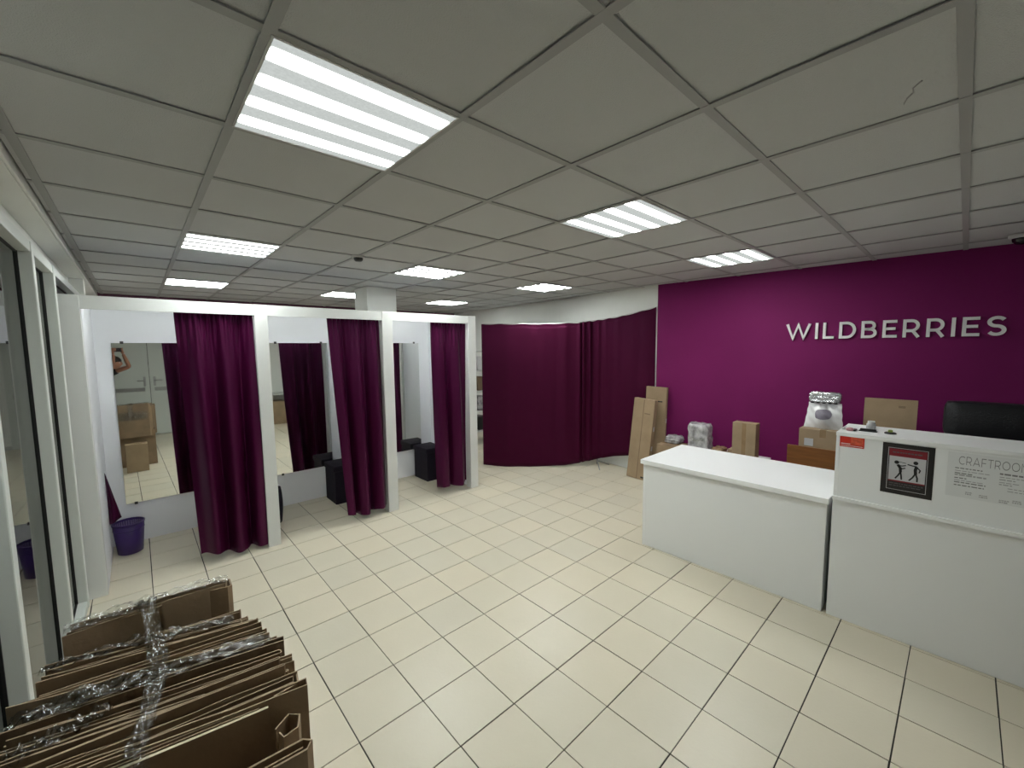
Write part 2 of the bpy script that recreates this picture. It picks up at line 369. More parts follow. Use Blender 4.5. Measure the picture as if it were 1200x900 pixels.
# ------------------------------------------------------------------ ceiling lights
lc = 0
names = {(0, 2): 'largest lit four-tube ceiling panel, nearest the camera above the cardboard bundle',
 (3, 2): 'lit ceiling panel midway between the largest one and the purple wall',
 (6, 2): 'lit ceiling panel closest to the purple wall and its sign',
 (0, 6): 'lit ceiling panel above the first fitting booth at the left',
 (3, 6): 'lit ceiling panel in front of the white column, right of the smoke detector',
 (6, 6): 'lit ceiling panel above the wide purple curtain by the white wall',
 (0, 10): 'small lit ceiling panel at far left beyond the booths',
 (3, 10): 'small lit ceiling panel just left of the white column',
 (6, 10): 'smallest lit ceiling panel, far behind just right of the white column'}
src = None
for (i, j), lab in names.items():
    x, y = CX+(i+.5)*CT, CY+(j+.5)*CT
    if src is None:
        src = thing('ceiling_light', lab, 'light', (x, y, H-.002), 'four-tube ceiling light panels')
        fr = MB(); a, b = .294, .287
        for (p, q, r, s_) in ((-a, a, -a, -b), (-a, a, b, a), (-a, -b, -b, b), (b, a, -b, b)): fr.box(x+p, x+q, y+r, y+s_, H-.004, H+.06)
        fr.build('frame', M['plastic'], src)
        MB().box(x-.287, x+.287, y-.287, y+.287, H+.060, H+.066).build('housing', M['plastic'], src)
        d = MB().box(x-.287, x+.287, y-.287, y+.287, H-.002, H+.002).build('diffuser', M['lamp'], src)
    else:
        copy_tree(src, (x-src.location.x, y-src.location.y, 0), lab, 'four-tube ceiling light panels')
t = thing('smoke_detector', 'small round white smoke detector on the ceiling above the booths', 'detector', (1.5, 3.63, H-.001))
MB().lathe([(0, 0), (.055, 0), (.055, -.012), (.046, -.018), (0, -.018)], 24, (1.5, 3.63, H-.001)).build('base', M['plastic'], t, smooth=False)
MB().lathe([(.040, -.018), (.036, -.036), (.026, -.046), (0, -.046)], 24, (1.5, 3.63, H-.001)).build('sensor_head', M['black'], t, smooth=True)
t = thing('security_camera', 'small dark dome security camera on the ceiling by the purple wall', 'camera', (5.0, -.24, H-.001))
MB().lathe([(0, 0), (.07, 0), (.07, -.02), (.06, -.028), (0, -.028)], 24, (5.0, -.24, H-.001)).build('base', M['plastic'], t)
MB().lathe([(.052, -.028), (.048, -.05), (.03, -.07), (0, -.078)], 24, (5.0, -.24, H-.001)).build('dome', M['lens'], t, smooth=True)

# ------------------------------------------------------------------ fitting booths
YB0, YB1, ZT = 4.18, 5.20, 2.195
bt = thing('fitting_booths', 'row of three white laminate fitting booths against the far side of the room', 'fitting booth', (1.4, 4.7, 0))
PX = [(-.368, -.265), (.787, .888), (1.955, 2.072), (3.082, 3.196)]
for a, b in PX:
    MB().box(a, b, YB0, YB0+.10, 0, ZT).build('post', M['lam'], bt, bevel=.002)
    MB().box((a+b)/2-.02 if a > 0 else b-.04, (a+b)/2+.02 if a > 0 else b, YB0+.10, YB1, 0, ZT-.015).build('side_panel', M['lamback'], bt)
for k in range(3):
    a, b = PX[k][1], PX[k+1][0]
    MB().box(a, b, YB0+.004, YB0+.022, 2.10, ZT-.001).build('header', M['lam'], bt, bevel=.001)
    l = (PX[k][0]+PX[k][1])/2+.02 if k else PX[0][1]; r = (PX[k+1][0]+PX[k+1][1])/2-.02
    MB().box(l, r, YB1, YB1+.018, 0, ZT-.015).build('back_panel', M['lamback'], bt)
    MB().tube([(a, YB0+.055, 2.122), (b, YB0+.055, 2.122)], .009, 8).build('curtain_rail', M['steel'], bt)
# mirrors
def mirror(x0, x1, lab, rz):
    t = thing('wall_mirror', lab, 'mirror', ((x0+x1)/2, YB1-.016, .38), 'fitting booth mirrors')
    MB().box(x0, x1, YB1-.014, YB1-.009, .38, 1.875).build('mirror_glass', M['mirror'], t)
    for cx in (x0+.07, x1-.07):
        for cz, s in ((.38, -1), (1.875, 1)):
            MB().box(cx-.012, cx+.012, YB1-.019, YB1-.008, cz-.012+s*.004, cz+.012+s*.004).build('clip', M['clip'], t, bevel=.002)
    t.rotation_euler.z = rz
mirror(-.155, .465, 'frameless mirror in the left booth, reflecting cartons and the photographer', 0.012)
mirror(1.09, 1.715, 'frameless mirror in the middle booth, reflecting its curtain', 0.0)
mirror(2.31, 2.945, 'frameless mirror in the right booth, reflecting a strip of curtain', -0.03)
# booth curtains
def booth_curtain(xl0, xl1, xr, zb, lab, seed, folds, bshape=None):
    rnd = random.Random(seed); ph = [rnd.uniform(0, 6.3) for _ in range(6)]
    nu, nv = 150, 46
    def fn(u, v):
        z = 2.125 + (zb(u)-2.125)*v
        x0 = xl0 + (xl1-xl0)*v**1.1; x = x0 + (xr-x0)*u
        amp = 0.012 + 0.034*min(1, v*1.6)
        y = YB0+.055
        y += amp*(1.15*math.sin(2*PI*folds*u+ph[0]+.6*math.sin(3*u+ph[1]+v)) + .22*math.sin(2*PI*folds*2.3*u+ph[2]+v*.8))
        y += .010*math.sin(2*PI*folds*5*u+ph[3])*max(0, 1-v*5)
        x += .012*math.cos(2*PI*folds*u+ph[0])*min(1, v*2)
        if v > .03: y -= .02*min(1, v*2)
        return Vector((x, y, z))
    t = thing('booth_curtain', lab, 'curtain', ((xl0+xr)/2, YB0+.05, .05), 'fitting booth curtains')
    MB().grid(fn, nu, nv).build('drape', M['curtain_b'], t, smooth=True, solid=.002)
    def hem(u, v):
        p = fn(u, 1-.028*v); return p + Vector((0, -.0022, 0))
    hd = MB().grid(lambda u, v: fn(u, .022*v) + Vector((0, -.0022, 0)), nu, 2).build('heading_tape', M['curtain_b'], t, smooth=True)
    MB().grid(hem, nu, 2).build('hem', M['curtain_b'], t, smooth=True)
booth_curtain(.245, .30, .778, lambda u: .085-.06*u+.012*math.sin(9*u), 'purple curtain hanging nearest, in the doorway of the left booth', 3, 2.6)
booth_curtain(1.405, 1.52, 1.945, lambda u: .075-.02*u+.02*math.sin(6*u+2), 'purple curtain in the doorway of the middle booth', 5, 2.4)
booth_curtain(2.575, 2.63, 3.074, lambda u: .10-.015*u+.012*math.sin(8*u), 'purple curtain in the doorway of the right booth', 8, 2.2)
# ottomans
def ottoman(x0, x1, y0, y1, h, lab):
    t = thing('storage_ottoman', lab, 'ottoman', ((x0+x1)/2, (y0+y1)/2, 0), 'black storage ottomans in the booths')
    MB().box(x0+.008, x1-.008, y0+.008, y1-.008, 0, h-.07).build('body', M['dark'], t, bevel=.006)
    MB().box(x0-.004, x1, y0-.004, y1, h-.072, h-.004).build('lid', M['dark'], t, bevel=.014)
    cxx, cyy = (x0+x1)/2, (y0+y1)/2
    MB().grid(lambda u, v: Vector((x0+.01+(x1-x0-.02)*u, y0+.01+(y1-y0-.02)*v, h-.006+.014*math.sin(PI*u)*math.sin(PI*v))), 10, 10).build('cushion_top', M['dark'], t, smooth=True)
ottoman(1.60, 1.955, 4.80, 5.15, .455, 'black fabric storage ottoman in the middle booth, half behind the curtain')
ottoman(2.80, 3.08, 4.79, 5.15, .455, 'black fabric storage ottoman in the right booth under the mirror')
# dark bag at the left edge of the middle booth
bg = MB().grid(lambda u, v: Vector((.957+.090*math.cos(2*PI*u)*(.88+.2*math.sin(PI*v*.9)), 4.80+.11*math.sin(2*PI*u)*(1-.2*v), .36*v+.0)), 20, 8)
tag(bg.build('cloth_bag', M['dark'], smooth=True, solid=.004), 'dark purple cloth bag on the floor at the left edge of the middle booth', 'bag')
# waste bin
bx, by = -.146, 4.97
t = thing('waste_bin', 'purple slatted plastic waste bin on the floor of the left booth', 'bin', (bx, by, 0))
MB().lathe([(0, .004), (.080, 0), (.086, .004), (.109, .264), (.107, .264), (.0845, .010), (0, .010)], 36, (bx, by, 0)).build('body', M['bin'], t, smooth=True)
MB().lathe([(.107, .262), (.113, .266), (.114, .276), (.107, .280), (.103, .272), (.107, .262)], 36, (bx, by, 0)).build('rim', M['bin'], t, smooth=True)
sl = MB()
for k in range(40):
    a = 2*PI*k/40; c, s = math.cos(a), math.sin(a); tt = Matrix(((c, -s, 0, bx), (s, c, 0, by), (0, 0, 1, 0), (0, 0, 0, 1)))
    sl.add([tt @ Vector(p) for p in ((.0975, -.0045, .17), (.0988, -.0045, .17), (.0988, .0045, .17), (.0975, .0045, .17), (.1045, -.0048, .258), (.1058, -.0048, .258), (.1058, .0048, .258), (.1045, .0048, .258))],
           [(0,3,2,1),(4,5,6,7),(0,1,5,4),(1,2,6,5),(2,3,7,6),(3,0,4,7)])
o = sl.build('slats', M['binlight'], t); o['kind'] = 'stuff'
MB().lathe([(.1040, .215), (.1068, .215), (.1074, .222), (.1046, .222), (.1040, .215)], 36, (bx, by, 0)).build('hoop', M['bin'], t, smooth=True)
# purple cloth draped from the booth's side
dr = MB().grid(lambda u, v: Vector((-.261+.078*u*v, 4.90+.012*math.sin(7*u+2*v), .76-.46*v+.05*u*v)), 16, 14)
tag(dr.build('hanging_cloth', M['curtain_b'], smooth=True, solid=.003), 'triangular end of purple cloth hanging above the waste bin', 'cloth')

# ------------------------------------------------------------------ large curtain
def spline(P, s):
    n = len(P)-1; x = min(max(s*n, 0), n-1e-6); i = int(x); t_ = x-i
    a, b, c, d = (Vector(P[max(i-1, 0)]), Vector(P[i]), Vector(P[i+1]), Vector(P[min(i+2, n)]))
    return .5*((2*b)+(c-a)*t_+(2*a-5*b+4*c-d)*t_*t_+(3*b-a-3*c+d)*t_**3)
def big_curtain(P, lab, gath, seed):
    rnd = random.Random(seed); ph = [rnd.uniform(0, 6.3) for _ in range(5)]
    def fn(u, v):
        q = spline(P, u); x, y, zt, zb = q
        q2 = spline(P, min(1, u+.01)); q1 = spline(P, max(0, u-.01)); tx, ty = q2[0]-q1[0], q2[1]-q1[1]; L = math.hypot(tx, ty) or 1; nx, ny = ty/L, -tx/L
        g = gath(u); a = .003 + g*(.011+.012*math.sin(PI*min(1, v*1.1)))
        d = a*(math.sin(2*PI*7*u+ph[0]) + .4*math.sin(2*PI*12*u+ph[1]+v)) * (1-.35*v)
        d += .014*math.sin(2*PI*1.7*u+ph[2]+1.2*v)*v + .006*math.sin(2*PI*4.3*u+ph[3]-v)*v
        z = zt+(zb-zt)*v - .010*abs(math.sin(PI*u*6))*(1-v)
        return Vector((x+nx*-abs(1)*0-nx*d, y-ny*d, z))
    t = thing('room_divider_curtain', lab, 'curtain', (P[0][0], P[0][1], .02), 'wide purple curtains closing off the storage corner')
    MB().grid(fn, 160, 30).build('drape', M['curtain'], t, smooth=True, solid=.002)
    MB().grid(lambda u, v: fn(u, v*.016)-Vector((.002, .002, 0)), 160, 2).build('cord_sleeve', M['curtain'], t, smooth=True)
CP = [(3.82, 4.86, 2.155, .025), (4.09, 4.49, 2.145, .012), (4.47, 4.15, 2.14, .012), (4.80, 3.86, 2.155, .05), (4.93, 3.78, 2.165, .09)]
CQ = [(4.86, 3.79, 2.165, .07), (5.05, 3.66, 2.19, .11), (5.165, 3.32, 2.235, .20), (5.236, 2.842, 2.325, .30)]
big_curtain([Vector(p) for p in CP], 'wide smooth purple curtain to the right of the booths, left half', lambda u: max(0, (u-.35)/.65)**1.3, 4)
big_curtain([Vector(p) for p in CQ], 'purple curtain ending at the purple wall behind the tall cartons, right half', lambda u: max(0, 1-u*1.7), 9)
ln = MB().tube([(3.82, 4.86, 2.15)]+[tuple(spline([Vector(p) for p in CP[:4]+CQ[1:]], s/20)[:3]) for s in range(1, 20)]+[(5.255, 2.82, 2.33)], .003, 6)
tag(ln.build('curtain_cord', M['steel']), 'thin cord carrying the wide purple curtain, tied at the wall', 'cord')
t = thing('stand_foot', 'thin grey metal stand foot on the floor poking out under the wide curtain', 'stand', (5.0, 3.66, 0))
MB().tube([(4.90, 3.50, .012), (5.12, 3.70, .06)], .009, 8).build('leg', M['steel'], t, smooth=True)
MB().tube([(5.12, 3.70, .012), (5.12, 3.70, .14)], .013, 8).build('upright', M['steel'], t, smooth=True)
MB().tube([(5.12, 3.70, .06), (5.22, 3.55, .012)], .009, 8).build('leg', M['steel'], t, smooth=True)

# ------------------------------------------------------------------ storage rack behind the curtain
t = thing('storage_rack', 'white metal storage rack seen in the gap between booths and wide curtain', 'shelf', (5.0, 6.2, 0))
rx0, rx1, ry0, ry1 = 4.42, 5.42, 6.05, 6.45
for x in (rx0, rx1-.03):
    for y in (ry0, ry1-.03): MB().box(x, x+.03, y, y+.03, 0, 1.78).build('upright', M['rack'], t)
RZ = (.22, .60, .97, 1.35, 1.72)
for z in RZ: MB().box(rx0, rx1, ry0, ry1, z, z+.03).build('shelf', M['rack'], t, bevel=.002)
for k, z in enumerate(RZ[:4]):
    x = rx0+.05
    for q, (wd, hh, mt, nm, desc) in enumerate([(.17, .20, 'film', 'parcel', 'plastic-wrapped parcel'), (.2, .26, 'black', 'parcel', 'soft bagged parcel'), (.24, .16, 'card', 'carton', 'small brown carton')]):
        wd2 = wd; mm = [M[mt], M['bagwhite'], M['card2']][(k+q) % 3] if q == 0 else (M[('black', 'film', 'card2', 'bagwhite')[k]] if q == 1 else M[mt])
        b = MB().box(x, x+wd2, ry0+.04, ry0+.30, z+.031, z+.03+hh); x += wd+.05
        tag(b.build(nm, mm, bevel=.02), '%s on the %s shelf of the white storage rack, %s' % (desc, ('lowest', 'second', 'third', 'fourth')[k], ('at its left end', 'in the middle', 'right of the middle')[q]), 'parcel', 'parcels on the storage rack')

# ------------------------------------------------------------------ reception counter
DX = 3.305
t = thing('counter_table', 'low white laminate counter left of the high reception desk', 'counter', (3.7, 1.2, 0))
MB().box(DX-.022, 4.085, .545, 1.905, .752, .790).build('worktop', M['desk'], t, bevel=.002)
MB().box(DX, DX+.018, .555, 1.872, .002, .752).build('front_panel', M['deskpanel'], t, bevel=.001)
MB().box(DX-.002, 4.06, 1.868, 1.886, 0, .752).build('side_panel', M['desk'], t, bevel=.001)
MB().box(DX+.018, 4.06, .555, .573, 0, .752).build('side_panel', M['desk'], t)
t = thing('reception_desk', 'high white reception desk with notices on its front', 'desk', (3.6, -.5, 0))
DY0, DY1 = -1.30, .527
MB().box(DX, DX+.018, DY0, DY1, .002, .795).build('front_panel', M['deskpanel'], t, bevel=.001)
MB().box(DX-.016, DX+.40, DY0, DY1+.004, .795, .818).build('ledge', M['desk'], t)
MB().box(DX+.002, DX+.020, DY0, DY1-.018, .818, 1.214).build('riser_panel', M['deskpanel'], t, bevel=.001)
MB().box(DX, DX+.34, DY1-.018, DY1, .818, 1.214).build('end_panel', M['desk'], t, bevel=.001)
MB().box(DX+.02, DX+.62, DY1-.020, DY1-.002, 0, .795).build('end_panel', M['desk'], t)
MB().box(DX-.004, DX+.40, DY0, DY1+.002, 1.214, 1.238).build('top_shelf', M['desk'], t, bevel=.002)
MB().box(DX+.018, DX+.75, DY0, DY1-.02, .735, .76).build('work_surface', M['desk'], t)
# flat prints on the desk front, all seen from -x : text runs towards -y
def place_x(x):      # local (u right, v up) -> world on plane x, u towards -y
    return Matrix(((0, 0, -1, x), (-1, 0, 0, 0), (0, 1, 0, 0), (0, 0, 0, 1)))
def flat(mb, u0, u1, v0, v1, h0, h1, T, mi=0): mb.box(u0, u1, v0, v1, h0, h1, mi, T)
# stroke lettering
def arc(cx, cy, rx, ry, a0, a1, n=14): return [(cx+rx*math.cos(math.radians(a0+(a1-a0)*i/n)), cy+ry*math.sin(math.radians(a0+(a1-a0)*i/n))) for i in range(n+1)]
def glyph(ch, t):
    a = t/2; L = {}
    if ch == 'W': return 1.42, [[(.05, .98), (.40, a*.8), (.71, .93), (1.02, a*.8), (1.37, .98)]]
    if ch == 'I': return t, [[(a, 0), (a, 1)]]
    if ch == 'L': return .60, [[(a, 1), (a, a), (.60, a)]]
    if ch == 'T': return .74, [[(0, 1-a), (.74, 1-a)], [(.37, 0), (.37, 1-a)]]
    if ch == 'F': return .64, [[(.64, 1-a), (a, 1-a), (a, 0)], [(a, .47), (.58, .47)]]
    if ch == 'E': return .66, [[(.66, 1-a), (a, 1-a), (a, a), (.67, a)], [(a, .51), (.60, .51)]]
    if ch == 'D': return .86, [[(a, a), (.40, a)] + arc(.40, .5, .46-a, .5-a, -90, 90, 18)[1:] + [(a, 1-a), (a, a), (a+.05, a)]]
    tp = 1-a
    if ch == 'B':
        r1, r2 = (tp-.52)/2, (.52-a)/2
        return .76, [[(.30, .52), (a, .52), (a, tp), (.40, tp)] + arc(.40, .52+r1, .30-a, r1, 90, -90, 12)[1:] + [(.2, .52)],
                     [(a, .52), (a, a), (.42, a)] + arc(.42, a+r2, .34-a, r2, -90, 90, 12)[1:] + [(.3, .52)]]
    if ch == 'R':
        r1 = (tp-.37)/2
        return .76, [[(a, 0), (a, tp), (.38, tp)] + arc(.38, .37+r1, .36-a, r1, 90, -90, 12)[1:] + [(a, .37)], [(.42, .40), (.70, 0)]]
    if ch == 'S':
        r1 = (tp-.5)/2; r2 = (.5-a)/2
        return .72, [arc(.37, .5+r1, .36-a, r1, 28, 270, 18) + arc(.36, a+r2, .36-a, r2, 90, -152, 18)[1:]]
    if ch == 'C': return .86, [arc(.50, .5, .50-a, .5-a, 48, 312, 22)]
    if ch == 'O': return 1.02, [arc(.51, .5, .51-a, .5-a, 0, 360, 30)]
    if ch == 'A': return .94, [[(.03, 0), (.47, .98), (.91, 0)], [(.18, .27), (.76, .27)]]
    if ch == 'M': return .98, [[(a, 0), (a, .97), (.49, .30), (.98-a, .97), (.98-a, 0)]]
def ribbon(mb, pts, t, T, h0, h1, sx, sz, ox, oz, mi=0):
    n = len(pts); L = []; Rr = []
    closed = (Vector(pts[0])-Vector(pts[-1])).length < 1e-4
    for i, p in enumerate(pts):
        p = Vector(p)
        if closed: d0 = (p-Vector(pts[(i-1) if i else n-2])); d1 = (Vector(pts[(i+1) if i < n-1 else 1])-p)
        else: d0 = p-Vector(pts[i-1]) if i else Vector(pts[1])-p; d1 = Vector(pts[i+1])-p if i < n-1 else d0
        if d0.length < 1e-6: d0 = d1
        if d1.length < 1e-6: d1 = d0
        d0 = d0.normalized(); d1 = d1.normalized(); n0_ = Vector((-d0.y, d0.x)); n1_ = Vector((-d1.y, d1.x))
        mm = (n0_+n1_)
        mm = mm.normalized() if mm.length > 1e-3 else n0_
        k = min(1/max(mm.dot(n0_), .3), 1.9)
        L.append(p+mm*t/2*k); Rr.append(p-mm*t/2*k)
    for i in range(n-1):
        q = [Rr[i], Rr[i+1], L[i+1], L[i]]
        mb.prism([(ox+v.x*sx, oz+v.y*sz) for v in q], h0, h1, mi, T)
def text(s, t, gap):
    out = []; x = 0
    for ch in s:
        wd, st = glyph(ch, t); out.append((ch, x, st)); x += wd+gap
    return out, x-gap
# red card
t = thing('red_card', 'small red notice card at the left end of the high desk front', 'card', (DX, .45, 1.15))
T = place_x(DX+.002)
mb = MB(); flat(mb, -.508, -.388, 1.148, 1.232, 0, .0012, T); mb.build('card', M['red'], t)
mb = MB(); flat(mb, -.455, -.394, 1.166, 1.224, .0012, .0016, T); mb.build('picture', M['redlight'], t)
mb = MB(); flat(mb, -.502, -.456, 1.166, 1.170, .0012, .0017, T); mb.build('text_line', M['white'], t)
mb = MB(); flat(mb, -.502, -.394, 1.155, 1.158, .0012, .0017, T); mb.build('text_line', M['white'], t)
# black framed warning poster
t = thing('warning_poster', 'black-framed warning poster with two stick figures on the desk front', 'poster', (DX, .19, .905))
pu0, pu1, pv0, pv1 = -.302, -.080, .903, 1.208
mb = MB(); flat(mb, pu0, pu1, pv0, pv1, 0, .0012, T); mb.build('border', mat('poster_black', (0.018, 0.016, 0.016), .4), t)
iu0, iu1, iv0, iv1 = pu0+.026, pu1-.026, pv0+.026, pv1-.026
mb = MB()
for r in ((iu0, iu1, iv0, iv0+.0022), (iu0, iu1, iv1-.0022, iv1), (iu0, iu0+.0022, iv0, iv1), (iu1-.0022, iu1, iv0, iv1)): flat(mb, *r, .0012, .0018, T)
mb.build('inner_line', M['paper'], t)
mb = MB(); flat(mb, iu0+.007, iu1-.007, iv0+.055, iv1-.042, .0012, .0018, T); mb.build('picture_field', M['paper'], t)
mb = MB(); flat(mb, iu0+.005, iu1-.005, iv1-.050, iv1-.006, .0018, .0022, T); mb.build('header_band', M['crimson'], t)
mb = MB(); flat(mb, iu0+.007, iu1-.007, iv0+.050, iv0+.058, .0018, .0022, T); mb.build('footer_line', M['crimson'], t)
mb = MB()
rr = random.Random(2)
def words(mb, u0, u1, v, h, T, h0, h1, step=.012):
    u = u0
    while u < u1-.004:
        l = rr.uniform(.5, 1.6)*step; flat(mb, u, min(u+l, u1), v, v+h, h0, h1, T); u += l+step*.28
words(mb, iu0+.012, iu1-.012, iv0+.035, .006, T, .0012, .0018); words(mb, iu0+.012, iu1-.016, iv0+.022, .006, T, .0012, .0018)
words(mb, iu0+.02, iu1-.02, iv1-.03, .007, T, .0022, .0024) ; o = mb.build('print', mat('dim_print', (.10, .09, .10), .5), t); o['kind'] = 'stuff'
def fig(name, pts_list, head):
    mb = MB(); c = arc(head[0], head[1], .0105, .0105, 0, 360, 16)[:-1]; mb.prism(c, .0018, .0024, 0, T)
    for pts, th in pts_list: ribbon(mb, pts, th, T, .0018, .0024, 1, 1, 0, 0)
    mb.build(name, M['ink'], t)
c0 = (iu0+iu1)/2; b0 = iv0+.066
fig('figure', [([(c0-.040, b0+.088), (c0-.028, b0+.068), (c0-.026, b0+.044)], .013), ([(c0-.026, b0+.046), (c0-.036, b0+.022), (c0-.048, b0+.002)], .0075), ([(c0-.026, b0+.046), (c0-.022, b0+.022), (c0-.020, b0+.0)], .0075),
    ([(c0-.040, b0+.084), (c0-.022, b0+.082), (c0-.004, b0+.088)], .006), ([(c0-.036, b0+.078), (c0-.020, b0+.066), (c0-.006, b0+.072)], .006), ([(c0-.052, b0+.108), (c0-.004, b0+.101)], .003)], (c0-.045, b0+.101))
fig('figure', [([(c0+.040, b0+.090), (c0+.036, b0+.068), (c0+.038, b0+.044)], .014), ([(c0+.038, b0+.048), (c0+.026, b0+.022), (c0+.012, b0+.002)], .0075), ([(c0+.038, b0+.048), (c0+.046, b0+.022), (c0+.046, b0+.0)], .0075),
    ([(c0+.042, b0+.090), (c0+.022, b0+.092), (c0+.002, b0+.096)], .0065), ([(c0+.042, b0+.086), (c0+.056, b0+.070), (c0+.052, b0+.054)], .006)], (c0+.036, b0+.110))
# printed sheet with heading
t = thing('printed_sheet', 'large pale printed sheet headed CRAFTROOM on the desk front', 'sign', (DX, -.2, .95))
mb = MB(); flat(mb, -.030, .375, .952, 1.200, 0, .0008, T); mb.build('paper', M['sheet'], t)
g, W_ = text('CRAFTROOM', .085, .20); sc = .243/W_; hz = .046
mb = MB()
for ch, x, st in g:
    for s_ in st: ribbon(mb, s_, .085, T, .0008, .0013, sc, hz, .012+x*sc, 1.135)
mb.build('heading', M['greyink'], t)
mb = MB(); mp_ = MB()
for (u0, u1, v, hh, dk) in ((0, .10, 1.117, .004, 1), (0, .125, 1.103, .003, 0), (0, .065, 1.089, .004, 1), (0, .115, 1.078, .006, 0), (0, .045, 1.062, .004, 1), (0, .11, 1.050, .003, 0), (0, .115, 1.038, .004, 1), (0, .11, 1.022, .004, 1),
                          (.16, .26, 1.115, .006, 1), (.16, .25, 1.100, .003, 0), (.16, .22, 1.086, .004, 0), (.16, .23, 1.072, .003, 0), (.16, .21, 1.060, .004, 0), (.19, .29, 1.044, .003, 0), (.19, .30, 1.030, .003, 0)):
    words(mb if dk else mp_, u0+.0, u1, v-.006, hh*1.35, T, .0008, .0012, .014)
for (u0, u1, v0, v1) in ((.045, .070, .972, .992), (.095, .125, .968, .985), (.165, .20, .960, .975), (.21, .24, .968, .995)): words(mp_, u0, u1, v0, .006, T, .0008, .0012, .008); words(mp_, u0, u1, v0+.01, .005, T, .0008, .0012, .006)
o = mb.build('print', M['greyink'], t); o['kind'] = 'stuff'; o = mp_.build('print', M['paleink'], t); o['kind'] = 'stuff'
# small objects on the high desk
t = thing('hair_clip', 'small pink and cream hair clip at the left end of the desk top', 'clip', (3.42, .47, 1.238))
MB().lathe([(0, 0), (.018, 0), (.022, .008), (.015, .018), (0, .022)], 14, (3.40, .475, 1.2385)).build('bead', M['pink'], t, smooth=True)
MB().lathe([(0, 0), (.012, 0), (.014, .006), (0, .014)], 12, (3.43, .51, 1.2385)).build('bead', M['plastic'], t, smooth=True)
MB().box(3.39, 3.45, .445, .462, 1.2382, 1.248).build('bar', M['black'], t, bevel=.003)
t = thing('stapler', 'small black stapler lying on the desk top', 'stapler', (3.46, .40, 1.238))
MB().box(3.43, 3.46, .345, .435, 1.2382, 1.244).build('base', M['black'], t, bevel=.002)
MB().box(3.434, 3.456, .35, .43, 1.2445, 1.256).build('arm', M['black'], t, bevel=.004)
t = thing('glass_jar', 'tiny clear glass jar on the desk top behind the stapler', 'jar', (3.56, .395, 1.238))
MB().lathe([(0, 0), (.022, 0), (.024, .006), (.024, .034), (.018, .040), (.018, .044), (.016, .044), (.016, .006), (0, .006)], 18, (3.56, .39, 1.2385)).build('body', M['film'], t, smooth=True)
MB().lathe([(0, .0), (.019, 0), (.019, .008), (0, .008)], 18, (3.56, .39, 1.2835)).build('lid', M['plastic'], t)
t = thing('key_fob', 'black oval fob with a green cap on the desk top', 'key fob', (3.45, .30, 1.238))
MB().lathe([(0, 0), (.028, 0), (.030, .005), (.024, .010), (0, .011)], 20, (3.45, .285, 1.2385)).build('disc', M['black'], t, smooth=True)
MB().lathe([(0, 0), (.012, 0), (.010, .012), (0, .014)], 14, (3.45, .285, 1.2497)).build('cap', M['green'], t, smooth=True)

# ------------------------------------------------------------------ wall sign
t = thing('wall_sign', 'white raised WILDBERRIES lettering on the purple wall', 'sign', (5.40, .55, 1.85))
dx_, dy_ = (K0[0]-K[0]), (K0[1]-K[1]); L_ = math.hypot(dx_, dy_); ux, uy = dx_/L_, dy_/L_
TS = Matrix(((ux, 0, uy, K[0]+uy*.022*1), (uy, 0, -ux, K[1]-ux*.022*1), (0, 1, 0, 0), (0, 0, 0, 1)))
# local z points into the room (uy<0 -> towards -x)
g, W_ = text('WILDBERRIES', .155, .27); sc = 1.572/W_; hz = .168
for ch, x, st in g:
    mb = MB()
    for s_ in st: ribbon(mb, s_, .155, TS, -.020, .006, sc, hz, 1.488+x*sc, 1.857)
    o = mb.build('letter', M['letter'], t); o['label'] = 'white letter ' + ch

# ------------------------------------------------------------------ goods behind the counter
def carton(x0, x1, y0, y1, z0, z1, lab, m_='card', label=True, tape='y', T=None, group=None, name='carton'):
    t = thing(name, lab, 'box', ((x0+x1)/2, (y0+y1)/2, z0), group)
    mb = MB().box(x0, x1, y0, y1, z0, z1, T=T); mb.build('body', M[m_], t, bevel=.004)
    e = .0016; cy = (y0+y1)/2; cx = (x0+x1)/2
    mb = MB()
    if tape == 'y':
        mb.box(x0-e, x1+e, cy-.024, cy+.024, z1-.0, z1+e, T=T); mb.box(x0-e, x0, cy-.024, cy+.024, z1-.07, z1+e, T=T)
    elif tape == 'v':
        mb.box(x0-e, x0, cy-.02, cy+.02, z0+.005, z1-.005, T=T)
    else:
        mb.box(cx-.024, cx+.024, y0-e, y1+e, z1, z1+e, T=T); mb.box(cx-.024, cx+.024, y0-e, y0, z1-.07, z1+e, T=T)
    mb.build('tape', M['tape'], t)
    # flap seam
    if tape != 'v':
        mb = MB().box(x0+.004, x1-.004, cy-.0012, cy+.0012, z1+e, z1+e+.0006, T=T); mb.build('flap_seam', M['card2'], t)
    if label:
        mb = MB().box(x0-e, x0, y0+.05, y0+.11, z1-.11, z1-.06, T=T); mb.build('address_label', M['paper'], t)
    return t
def lean(px, pz, ang, py=0, yaw=0):
    return Matrix.Translation((px, py, pz)) @ Matrix.Rotation(yaw, 4, 'Z') @ Matrix.Rotation(ang, 4, 'Y')
